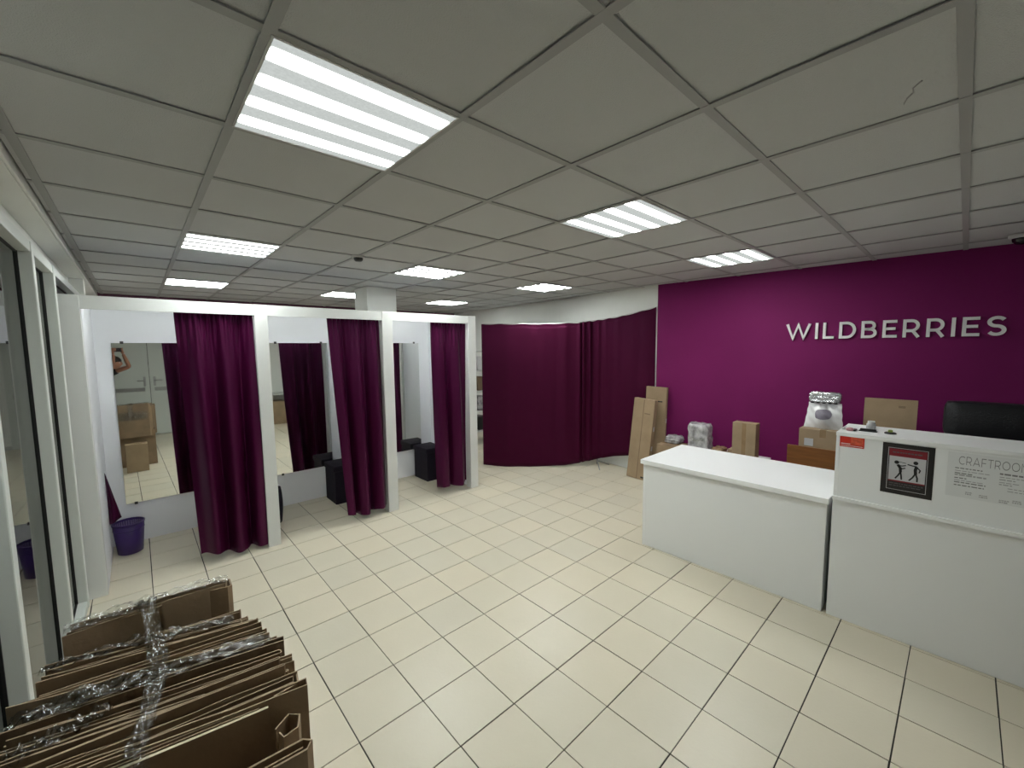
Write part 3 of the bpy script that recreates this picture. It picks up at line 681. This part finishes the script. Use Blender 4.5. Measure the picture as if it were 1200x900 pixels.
# two tall cartons leaning on the purple wall
def tall(name_lab, base, wy, dx, h, ang, yaw, split, py):
    t = thing('tall_carton', name_lab, 'box', (base, py, 0), 'tall cartons leaning in the corner')
    T = lean(base, .0, ang, py, yaw) @ Matrix.Rotation(.07 if split else .02, 4, 'X')
    MB().box(0, dx, -wy/2, wy/2, 0.0, h, T=T).build('body', M['card'], t, bevel=.003)
    if split: MB().box(-.002, 0, -.006, .004, .01, h-.01, T=T).build('flap_seam', M['card2'], t)
    MB().box(-.0022, 0, -wy/2+.05, -.02, h-.2, h-.185, T=T).build('print', M['ink'] if not split else M['card2'], t)
    for z in (h*.62, h*.38): MB().box(dx*.4, dx*.75, -wy/2-.002, -wy/2, z, z+.06, T=T).build('label', M['paper'], t)
    MB().box(-.0022, 0, -wy/2+.04, -wy/2+.09, .03, .05, T=T).build('recycling_mark', M['ink'], t)
tall('front tall brown carton with a centre seam leaning in the corner by the wide curtain', 4.935, .300, .08, 1.10, .05, .02, True, 2.925)
tall('rear tallest brown carton leaning in the corner behind the seamed one', 5.14, .29, .045, 1.25, .016, .03, False, 2.80)
carton(4.82, 5.12, 2.30, 2.58, 0, .56, 'low brown carton on the floor beside the tall cartons', 'card3', False, 'x')
# low tables
def table(x0, x1, y0, y1, h, lab, m_='rack'):
    t = thing('low_table', lab, 'table', ((x0+x1)/2, (y0+y1)/2, 0))
    MB().box(x0, x1, y0, y1, h-.025, h).build('tabletop', M[m_], t, bevel=.003)
    for x in (x0+.01, x1-.04):
        for y in (y0+.01, y1-.04): MB().box(x, x+.03, y, y+.03, 0, h-.025).build('leg', M[m_], t)
table(4.72, 5.27, 1.42, 2.27, .52, 'white low table behind the counter under cartons and parcels')
table(4.44, 5.30, .16, 1.20, .52, 'white low table behind the high desk under the stacked goods')
def wrinkled(x0, x1, y0, y1, z0, z1, amp, seed, name, mt, parent=None, loc=None, pinch=.12):
    rnd = random.Random(seed); o1 = [rnd.uniform(0, 9) for _ in range(6)]
    cx, cy, cz = (x0+x1)/2, (y0+y1)/2, (z0+z1)/2
    bm = bmesh.new(); bmesh.ops.create_cube(bm, size=2); bmesh.ops.subdivide_edges(bm, edges=bm.edges[:], cuts=9, use_grid_fill=True)
    mb = MB(); vs = []
    for v in bm.verts:
        p = v.co; q = p.copy()
        k = 1-pinch*max(0, abs(p.x)**6*abs(p.y)**4+abs(p.z)**6*abs(p.y)**4)
        d = amp*(math.sin(7*p.y+o1[0]+3*p.z)+math.sin(9*p.z+o1[1]+4*p.x)+.7*math.sin(17*p.y+o1[2])*math.cos(13*p.z+o1[3]))
        q = Vector((p.x*k*(x1-x0)/2, p.y*k*(y1-y0)/2, p.z*(z1-z0)/2)); q += Vector((p.x, p.y, max(0, p.z))).normalized()*d
        q.z = max(q.z, -(z1-z0)/2)
        vs.append(q+Vector((cx, cy, cz)))
    bm.verts.index_update(); fs = [tuple(v.index for v in f.verts) for f in bm.faces]; bm.free()
    mb.add(vs, fs); return mb.build(name, M[mt], parent, smooth=True)
def parcel(x0, x1, y0, y1, z0, z1, amp, seed, mt, lab, cat='parcel', name='wrapped_parcel'):
    t = thing(name, lab, cat, ((x0+x1)/2, (y0+y1)/2, z0))
    wrinkled(x0, x1, y0, y1, z0, z1, amp, seed, 'body', mt, t)
    MB().grid(lambda u, v: Vector((x0-.006-amp*2+.006*math.sin(13*v), y0+(y1-y0)*(.15+.7*u), z0+(z1-z0)*(.42+.12*v)+.01*math.sin(9*u))), 8, 3).build('tape', M['cling'], t, smooth=True)
parcel(4.95, 5.14, 2.36, 2.54, .563, .65, .006, 3, 'film', 'small clear plastic-wrapped parcel on the low floor carton')
parcel(4.88, 5.08, 1.98, 2.22, .521, .865, .005, 11, 'film', 'tall plastic-wrapped bundle on the low table beside the brown carton')
parcel(4.86, 5.05, 1.80, 1.93, .521, .615, .004, 5, 'tape', 'flat taped brown parcel on the low table left of the upright carton')
parcel(4.92, 5.08, 1.70, 1.775, .521, .62, .004, 8, 'card3', 'narrow brown packet squeezed beside the upright carton')
carton(4.84, 4.96, 1.455, 1.69, .521, .955, 'upright brown carton with taped lid on the low table behind the counter', 'card', False, 'v')
MB().box(4.75, 4.83, 1.40+.05, 1.60+.05, .521, .524).build('blue_envelope', M['blue']); tag(bpy.data.objects['blue_envelope'], 'pale blue envelope on the low table behind the counter', 'envelope')
# stack by the high desk
t = carton(4.66, 5.0, .66, 1.03, .521, 1.005, 'brown carton with white address label under the silver packet', 'card', False)
MB().box(4.6575, 4.659, .915, .985, .845, .915, T=None).build('address_label', M['paper'], t)
bo = thing('brown_board', 'smooth brown wooden board standing in front of the labelled carton', 'board', (4.56, .85, .52))
MB().box(4.555, 4.575, .48, 1.095, .655, .85).build('panel', M['wood'], bo, bevel=.002)
for y in (.55, 1.07): MB().box(4.555, 4.575, y, y+.02, .521, .655).build('foot', M['rack'], bo)
pk = thing('silver_packet', 'white bag with grey oval window and crumpled silver top on the carton', 'packet', (4.78, .87, 1.007))
def bagfn(u, v):
    wdt = .148-.022*v; y = .865-(u-.5)*2*wdt*-1*-1; x = 4.74+.055*v+.012*math.sin(8*u+3*v)+.005*math.sin(23*u+17*v)
    return Vector((x-.045*math.sin(PI*u)*math.sin(PI*min(1, v*1.1)), y+.0015*math.sin(20*v), 1.008+.24*v))
bag = MB().grid(bagfn, 24, 20); bag.grid(lambda u, v: bagfn(1-u, v)+Vector((.10*math.sin(PI*u)*math.sin(PI*min(1, v+.05))+.012, 0, 0)), 24, 20)
bag.build('bag', M['bagwhite'], pk, smooth=True)
def wfn(u, v):
    a, b = 2*u-1, 2*v-1; k = math.sqrt(1-b*b*.35); m_ = math.sqrt(1-a*a*.35)
    return bagfn(.5+.23*a*k, .56+.19*b*m_)+Vector((-.003, 0, 0))
MB().grid(wfn, 12, 12).build('window', mat('grey_window', (.20, .18, .22), .25, bump=.6, bscale=30), pk, smooth=True)
wrinkled(4.765, 4.835, .745, .99, 1.250, 1.350, .003, 21, 'foil_top', 'silver', pk)
for k in range(5): MB().box(4.757, 4.764, .765+k*.045, .790+k*.045, 1.243, 1.253).build('dark_stripe', M['black'], pk)
tl = thing('flat_carton', 'flattened brown carton standing upright behind the high desk', 'box', (4.93, .42, .52))
T = lean(4.88, .521, .05, .42, 0)
MB().box(0, .012, -.175, .175, 0, .79, T=T).build('sheet', M['card'], tl, bevel=.001)
MB().box(.0125, .024, -.17, .17, 0, .78, T=T).build('sheet', M['card3'], tl, bevel=.001)
MB().box(-.001, 0, -.10, -.055, .715, .735, T=T @ Matrix.Rotation(.0, 4, 'X')).build('hand_hole', M['card2'], tl)
# office chair
ch = thing('office_chair', 'black leather office chair behind the high reception desk', 'chair', (4.35, -.30, 0))
def cushion(x0, x1, y0, y1, z0, z1, name, puff=.03, tilt=0):
    cx, cy, cz = (x0+x1)/2, (y0+y1)/2, (z0+z1)/2
    bm = bmesh.new(); bmesh.ops.create_cube(bm, size=2); bmesh.ops.subdivide_edges(bm, edges=bm.edges[:], cuts=8, use_grid_fill=True)
    vs = []
    for v in bm.verts:
        p = v.co; rr_ = .86+.14*min(1, 1.6-max(abs(p.y)**4+abs(p.z)**4, 0)*.8); q = Vector((p.x*(x1-x0)/2, p.y*(y1-y0)/2, p.z*(z1-z0)/2))
        q.y *= 1-.05*abs(p.z)**5-.03*abs(p.x)**3; q.z *= 1-.05*abs(p.y)**4-.04*abs(p.x)**3
        q.x += p.x*puff*(1-p.y**2)*(1-p.z**2); q.x += tilt*(q.z)
        vs.append(q+Vector((cx, cy, cz)))
    fs = [tuple(v.index for v in f.verts) for f in bm.faces]; bm.free()
    return MB().add(vs, fs).build(name, M['leather'], ch, smooth=True)
cushion(4.50, 4.62, -.58, .085, 1.10, 1.365, 'headrest', .03, .12)
cushion(4.44, 4.56, -.56, .06, .58, 1.105, 'backrest', .03, .12)
cushion(3.98, 4.50, -.53, .03, .45, .57, 'seat', .0)
for y in (-.60, .07): MB().tube([(4.05, y, .5), (4.05, y, .68), (4.42, y, .70), (4.47, y, .60)], .02, 8).build('armrest', M['black'], ch, smooth=True)
MB().tube([(4.25, -.25, .09), (4.25, -.25, .45)], .03, 12).build('gas_lift', M['steel'], ch, smooth=True)
for k in range(5):
    a = 2*PI*k/5+.3; ex, ey = 4.25+.30*math.cos(a), -.25+.30*math.sin(a)
    lg = MB().tube([(4.25, -.25, .11), (ex, ey, .07)], [.028, .018], 8).build('leg', M['black'], ch, smooth=True)
    MB().tube([(ex-.012*math.sin(a), ey+.012*math.cos(a), .028), (ex+.012*math.sin(a), ey-.012*math.cos(a), .028)], .027, 14).build('caster', M['black'], lg, smooth=True)

# ------------------------------------------------------------------ bundle of flattened cartons (foreground)
bd = thing('cardboard_bundle', 'tall bundle of flattened brown cartons wrapped in clear tape, in the foreground', 'cardboard', (0, 1.25, 0))
mb = MB()
for (x0, x1, y0, y1) in ((-.235, .235, .86, .866), (-.235, .235, 1.68, 1.686), (-.241, -.235, .86, 1.686), (.235, .241, .86, 1.686)): mb.box(x0, x1, y0, y1, 0, .56)
mb.box(-.235, .235, .866, 1.68, .004, .010)
mb.build('base_carton', M['card3'], bd, bevel=.001)
rb = random.Random(12)
def sheetpath(xl, xr, y, yaw, style, gap, wob):
    """plan outline (centre line) of one folded flat carton; folded edge at the right"""
    pts = []
    def P(x, off): s = (x-xl)/(xr-xl); return (x, y+off+math.tan(yaw)*(x)+wob*math.sin(PI*s)*.6)
    n = 7
    if style == 'single': return [P(xl+(xr-xl)*i/n, 0) for i in range(n+1)]
    a = [P(xl+(xr-xl)*i/n, 0) for i in range(n+1)]; b = [P(xl+(xr-xl)*i/n+(.03 if i == 0 else 0), gap*(.25+.75*i/n)) for i in range(n+1)]
    r = xr+gap*.35
    if style == 'fold': return a + [(r, a[-1][1]+gap*.15), (r, a[-1][1]+gap*.85)] + b[::-1]
    if style == 'box': return a + [(xr+.004, a[-1][1]+gap)] + b[::-1][1:]
def sheet(path, z0, z1, th, mf='card3', name='carton_sheet', ragged=0, slope=0, medge='cardedge'):
    mb = MB(); n = len(path)
    L = []; R_ = []
    for i, p in enumerate(path):
        p = Vector(p); d = (Vector(path[min(i+1, n-1)])-Vector(path[max(i-1, 0)])).normalized(); nn = Vector((-d.y, d.x)); L.append(p+nn*th/2); R_.append(p-nn*th/2)
    vs = []
    for i in range(n):
        zt = z1+ragged*rb.uniform(-1, .4)+slope*(path[i][0])
        for q in (L[i], R_[i]): vs.append((q.x, q.y, z0))
        for q in (L[i], R_[i]): vs.append((q.x, q.y, zt))
    for i in range(n-1):
        a = 4*i; b = a+4
        mb.add([vs[k] for k in (a, b, b+2, a+2)], [(0, 1, 2, 3)], 0); mb.add([vs[k] for k in (a+1, b+1, b+3, a+3)], [(0, 3, 2, 1)], 0)
        mb.add([vs[k] for k in (a+2, b+2, b+3, a+3)], [(0, 1, 2, 3)], 1)
    for a in (0, 4*(n-1)): mb.add([vs[k] for k in (a, a+1, a+3, a+2)], [(0, 1, 2, 3)], 1)
    me = mb.build(name, [M[mf], M[medge]], bd)
    return me
# back bundle: wide wrapped carton standing highest
sheet([(-.212, 1.715), (.05, 1.735), (.185, 1.69), (.196, 1.695), (.197, 1.745), (.18, 1.752), (-.20, 1.775)], .47, .975, .005, 'card3', 'carton_sheet')
sheet([(.01, 1.715), (.18, 1.703), (.186, 1.72), (.17, 1.733), (.0, 1.745)], .47, .985, .004, 'card', 'carton_sheet')
sheet([(-.205, 1.745), (.17, 1.722)], .47, .968, .005, 'card2', 'carton_sheet')
for k in range(3): sheet([(-.19+.02*k, 1.728+.012*k), (.16-.03*k, 1.712+.012*k)], .5, .972, .0035, 'card', 'carton_sheet', .004)
y = 1.675; k = 0
while y > 1.183:
    s = (1.675-y)/.47
    xl = -.232-.055*min(1, s*1.8)+rb.uniform(-.012, .02); xr = .195+.075*min(1, s*1.6)+rb.uniform(-.04, .012)
    if rb.random() < .25: xr -= rb.uniform(.06, .2)
    yaw = -.19-.0*s+rb.uniform(-.025, .025)
    z1 = .915-.005*s+rb.uniform(-.02, .018); st = rb.choice(['single', 'single', 'fold', 'fold', 'box']) if xr > .18 else 'single'
    gap = rb.uniform(.006, .012) if st != 'single' else 0
    if st == 'box': gap = rb.uniform(.018, .03); xr = max(xr, .235+.02*s)
    sheet(sheetpath(xl, xr, y-gap, yaw, st, gap, rb.uniform(-.006, .006)), .45, z1, rb.choice([.003, .0035, .004]), rb.choice(['card3', 'card2', 'card3', 'card']), 'carton_sheet', rb.choice([0, 0, .005]), rb.uniform(-.05, .05))
    y -= gap*.8+rb.uniform(.0045, .0085); k += 1
# front pieces: pale-edged sheet, open box at the right corner
sheet([(-.28, 1.215), (-.06, 1.168), (.06, 1.148), (.188, 1.128)], .40, .905, .0075, 'card3', 'carton_sheet', 0, 0, 'cardpale')
sheet([(.10, 1.215), (.255, 1.198), (.270, 1.192), (.264, 1.150), (.205, 1.145)], .42, .912, .005, 'card', 'carton_sheet')
sheet([(-.24, 1.035), (.0, .992), (.226, .976), (.240, .960), (.226, .944), (.0, .960), (-.22, .985)], .38, .905, .005, 'card3', 'carton_sheet')
sheet([(-.24, 1.01), (0, .975), (.222, .960)], .38, .900, .004, 'card2', 'carton_sheet')
sheet([(.19, 1.07), (.225, 1.095), (.245, 1.075), (.232, 1.04), (.20, 1.035), (.195, 1.055)], .5, .885, .004, 'card', 'carton_sheet')
sheet([(-.24, 1.14), (.0, 1.085), (.16, 1.05)], .40, .82, .004, 'card2', 'carton_sheet')
sheet([(-.20, 1.10), (.0, 1.055), (.18, 1.02)], .40, .80, .004, 'card3', 'carton_sheet')
for q in (1, 2): sheet([(-.28, 1.215+.0085*q), (-.06, 1.168+.0085*q), (.06, 1.148+.0085*q), (.12+.05*q, 1.137+.0085*q-.009*q)], .40, .905+.002*q, .0035, 'card3', 'carton_sheet')
# clear tape: crumpled strips draped over the top
def tape(pts, wd, seed, n=70, amp=.006, name='clear_tape'):
    rnd = random.Random(seed); P = [Vector(p) for p in pts]; ph = [rnd.uniform(0, 6) for _ in range(6)]
    def fn(u, v):
        p = spline(P, u); q = spline(P, min(1, u+.01))-spline(P, max(0, u-.01)); q.z = 0; q.normalize(); s = Vector((-q.y, q.x, 0))
        ww = wd*(.8+.25*math.sin(9*u+ph[0])*math.sin(5*u+ph[1]))
        h = amp*(math.sin(38*u+ph[2]+5*v)+.8*math.sin(67*u+ph[3]-9*v)+.7*math.sin(14*v+21*u+ph[4]))
        return p + s*ww*(v-.5) + Vector((0, 0, h))
    MB().grid(fn, n, 9).build(name, M['cling'], bd, smooth=True)
tape([(-.03, 1.80, .80), (-.03, 1.787, .95), (-.025, 1.745, .992), (-.022, 1.69, .985), (-.015, 1.62, .955), (-.01, 1.52, .945), (-.01, 1.42, .942), (-.02, 1.34, .942), (-.035, 1.27, .938), (-.05, 1.20, .935), (-.06, 1.15, .925), (-.065, 1.12, .88)], .060, 4, 130, .005)
tape([(-.29, 1.47, .915), (-.22, 1.46, .932), (-.12, 1.44, .936), (.0, 1.41, .938), (.1, 1.39, .938), (.2, 1.38, .932), (.25, 1.38, .92)], .085, 9, 100, .005)
tape([(-.25, 1.66, .925), (-.1, 1.63, .935), (.05, 1.59, .935), (.18, 1.56, .925)], .05, 17, 80, .005)
tape([(-.21, 1.745, .985), (-.1, 1.748, .988), (.0, 1.745, .992), (.1, 1.735, .996), (.19, 1.72, .994)], .075, 23, 80, .003)
tape([(-.27, 1.34, .92), (-.2, 1.34, .932), (-.1, 1.36, .936)], .06, 31, 50, .006)
MB().grid(lambda u, v: Vector((-.20+.36*u, 1.786+.004*math.sin(31*u+9*v)+.003*math.sin(17*v+5*u), .74+.13*v)), 50, 12).build('clear_tape', M['cling'], bd, smooth=True)
# carton standing behind the bundle (seen in the mirror)
carton(-.13, .12, 1.99, 2.12, 0, .42, 'plain brown carton on the floor behind the bundle, seen in the mirror', 'card', False)

# ------------------------------------------------------------------ rear of the room (seen in mirrors)
for nm, x0, x1, hx in (('door_1', -.42, .345, .27), ('door_2', .353, 1.12, .43)):
    d = MB().box(x0+.0, x1, YR+.002, YR+.045, .01, 2.12).build(nm, M['pvc'], bevel=.004); struct(d)
    MB().box(x0+.07, x1-.08, YR+.045, YR+.052, .95, 1.03).build('push_bar', M['steel'], d, bevel=.003)
    h = MB().box(hx-.02, hx+.02, YR+.045, YR+.056, 1.06, 1.26).build('handle_plate', M['steel'], d, bevel=.004)
    MB().tube([(hx, YR+.05, 1.18), (hx, YR+.10, 1.18), (hx+(-.12 if nm == 'door_1' else .12), YR+.10, 1.18)], .009, 8).build('handle', M['steel'], d, smooth=True)
MB().box(.344, .354, YR+.004, YR+.03, .01, 2.12).build('trim_2', M['gasket']); struct(bpy.data.objects['trim_2'])
table(2.2, 3.3, -1.36, -.75, .74, 'grey table at the rear wall, seen in the middle mirror', 'edge')
carton(2.30, 2.66, -1.22, -.80, 0, .55, 'brown carton under the rear table, seen in the middle mirror', 'card3')
carton(2.75, 3.1, -1.22, -.84, 0, .40, 'shorter brown carton under the rear table, right of the taller one', 'card3')

# ------------------------------------------------------------------ photographer (seen in the left mirror)
pr = thing('person', 'person in black clothes with dark hair holding up a phone, seen in the left mirror', 'person', (-.12, -.33, 0))
def skin(name, chains, mt, parent, root=0, sub=2):
    """chains: list of lists of (co, r); shared coordinates are merged"""
    vs = []; rad = []; ed = []; idx = {}
    for c in chains:
        prev = None
        for co, r in c:
            key = tuple(round(a, 4) for a in co)
            if key not in idx: idx[key] = len(vs); vs.append(Vector(co)-Vector(pr.location)); rad.append(r)
            if prev is not None and prev != idx[key]: ed.append((prev, idx[key]))
            prev = idx[key]
    me = bpy.data.meshes.new(name); me.from_pydata([tuple(v) for v in vs], ed, []); o = bpy.data.objects.new(name, me); COL.objects.link(o); o.parent = parent
    me.materials.append(M[mt])
    sm = o.modifiers.new('skin', 'SKIN'); sm.use_smooth_shade = True; 
    if not me.skin_vertices: me.skin_vertices.new() if hasattr(me.skin_vertices, 'new') else None
    bm = bmesh.new(); bm.from_mesh(me); ly = bm.verts.layers.skin.verify(); bm.verts.ensure_lookup_table()
    for i, v in enumerate(bm.verts): v[ly].radius = rad[i] if isinstance(rad[i], tuple) else (rad[i], rad[i]); v[ly].use_root = (i == root)
    bm.to_mesh(me); bm.free()
    s = o.modifiers.new('sub', 'SUBSURF'); s.levels = s.render_levels = sub
    return o
cx, cy = -.265, -.36
fw = Vector((.906, .423, 0)); rt = Vector((.423, -.906, 0)); fwP = Vector((.671, .741, 0)); rtP = Vector((.741, -.671, 0))
def B(r, f, z): p = Vector((cx, cy, 0))+rt*r+fw*f; return (p.x, p.y, z)
def LP(a, b, t_): return tuple(a[i]+(b[i]-a[i])*t_ for i in range(3))
pel = B(0, -.06, .92); chest = B(0, -.07, 1.22); neck = B(0, -.05, 1.43)
hipR, hipL = B(.09, -.06, .88), B(-.09, -.06, .88)
kneeR, kneeL = B(.10, -.03, .47), B(-.10, -.04, .47); ankR, ankL = B(.11, -.07, .085), B(-.11, -.08, .085)
shR, shL = B(.15, -.05, 1.39), B(-.13, -.05, 1.39)
elR, elL = (.035, -.36, 1.51), (-.20, -.13, 1.50)
haR = tuple(Vector((-.045, -.085, 1.775))); haL = tuple(Vector((-.165, .005, 1.775)))
body = skin('body', [[(pel, .12), (B(0, -.06, 1.05), .11), (chest, .13), (B(0, -.05, 1.36), .09), (neck, .052), (B(0, .07, 1.51), .05)],
    [(B(0, -.05, 1.36), .09), (shR, .058), (LP(shR, elR, .5), .045), (elR, .038), (LP(elR, haR, .5), .034), (LP(elR, haR, .92), .024)],
    [(B(0, -.05, 1.36), .09), (shL, .058), (LP(shL, elL, .5), .045), (elL, .038), (LP(elL, haL, .5), .034), (LP(elL, haL, .92), .024)],
    [(pel, .12), (hipR, .085), (kneeR, .055), (LP(kneeR, ankR, .4), .05), (ankR, .034)], [(pel, .12), (hipL, .085), (kneeL, .055), (LP(kneeL, ankL, .4), .05), (ankL, .034)]], 'skin', pr)
skin('shirt', [[(B(0, -.06, .84), .135), (B(0, -.06, 1.05), .125), (chest, .142), (B(0, -.05, 1.36), .10), (B(0, -.05, 1.42), .062)],
    [(B(0, -.05, 1.36), .10), (shR, .070), (LP(shR, elR, .45), .060)], [(B(0, -.05, 1.36), .10), (shL, .070), (LP(shL, elL, .45), .060)]], 'shirt', pr)
skin('trousers', [[(B(0, -.06, .95), .128), (B(0, -.06, .90), .13), (hipR, .095), (kneeR, .068), (B(.11, -.07, .12), .055)], [(B(0, -.06, .90), .13), (hipL, .095), (kneeL, .068), (B(-.11, -.08, .12), .055)]], 'trousers', pr)
for s, f0 in ((.11, -.07), (-.11, -.08)): skin('shoe', [[(B(s, f0-.05, .045), .042), (B(s, f0+.03, .047), .045), (B(s*1.05, f0+.12, .04), .038), (B(s*1.08, f0+.17, .034), .030)]], 'sole', pr)
# head: ellipsoid with shaped face
hc = Vector(B(0, .12, 1.585))
def blob(name, mt, c, rx, ry, rz, fn=None, parent=None, n=24):
    vs = []; fs = []; m_ = n//2
    for j in range(m_+1):
        for i in range(n):
            a = 2*PI*i/n; b = PI*j/m_; p = Vector((math.sin(b)*math.cos(a), math.sin(b)*math.sin(a), math.cos(b)))
            q = Vector((p.x*rx, p.y*ry, p.z*rz))
            if fn: q = fn(p, q)
            vs.append(Vector(c)+rt*q.x+fw*q.y+Vector((0, 0, q.z)))
    for j in range(m_):
        for i in range(n): fs.append((j*n+i, j*n+(i+1) % n, (j+1)*n+(i+1) % n, (j+1)*n+i))
    return MB().add(vs, fs).build(name, M[mt], parent, smooth=True)
def headfn(p, q):
    if p.z < -.1: q.x *= 1+.28*(p.z+.1); q.y *= 1+.1*(p.z+.1)
    if p.y > .75 and abs(p.x) < .22 and -.35 < p.z < .12: q.y += .02*(1-abs(p.x)/.22)
    if p.y > .6 and .05 < p.z < .25 and .2 < abs(p.x) < .55: q.y -= .006
    return q
hd = blob('head', 'skin', hc, .074, .094, .112, headfn, pr)
blob('hair', 'hair', hc+Vector((0, 0, .030))-fw*.012, .086, .108, .104, lambda p, q: Vector((q.x, q.y*(1.0 if p.y < 0 or p.z > -.1 else .55), q.z if (p.y < .1 or p.z > -.2) else -.02)), pr)
for s in (-1, 1):
    blob('ear', 'skin', hc+rt*s*.076-fw*.005-Vector((0, 0, .008)), .008, .018, .030, None, hd, 12)
    blob('eye', 'white', hc+rt*s*.031+fw*.083+Vector((0, 0, .008)), .011, .007, .008, None, hd, 12)
blob('mouth', 'pink', hc+fw*.086-Vector((0, 0, .056)), .022, .006, .006, None, hd, 12)
# phone and hands
ph = thing('phone', 'dark phone held up in both hands by the photographer in the mirror', 'phone', (-.105, -.045, 1.80))
TP = Matrix.Translation((-.105, -.045, 1.83)) @ Matrix.Rotation(math.atan2(fwP.y, fwP.x)-PI/2, 4, 'Z')
MB().box(-.075, .075, -.004, .004, -.036, .036, T=TP).build('case', M['black'], ph, bevel=.003)
MB().box(-.072, .072, -.0050, -.0042, -.033, .033, T=TP).build('screen', M['lens'], ph)
pc = Vector((-.105, -.045, 1.83))
fw, rt = fwP, rtP
for s, el in ((1, elR), (-1, elL)):
    wr = LP(el, haR if s > 0 else haL, .92)
    palm = pc+rt*s*.088-Vector((0, 0, .03))-fw*.012
    ch_ = [[(wr, .022), (tuple((Vector(wr)+palm)/2), .024), (tuple(palm), .026)]]
    for k in range(4):
        b0_ = palm+Vector((0, 0, .012+.015*k))-rt*s*.0; m1 = b0_+fw*.022-rt*s*.008+Vector((0, 0, .004)); m2 = b0_+fw*.030-rt*s*.026+Vector((0, 0, .004)); m3 = m2-rt*s*(.018-.003*abs(k-1.5))
        ch_.append([(tuple(palm), .026), (tuple(b0_), .010), (tuple(m1), .0088), (tuple(m2), .008), (tuple(m3), .0072)])
    ch_.append([(tuple(palm), .026), (tuple(palm-fw*.02-rt*s*.008+Vector((0, 0, .008))), .011), (tuple(palm-fw*.022-rt*s*.030+Vector((0, 0, .018))), .0095), (tuple(palm-fw*.012-rt*s*.048+Vector((0, 0, .026))), .008)])
    skin('hand', ch_, 'skin', pr, root=0, sub=1)
for o in bpy.data.objects:
    if '_local' in o: del o['_local']
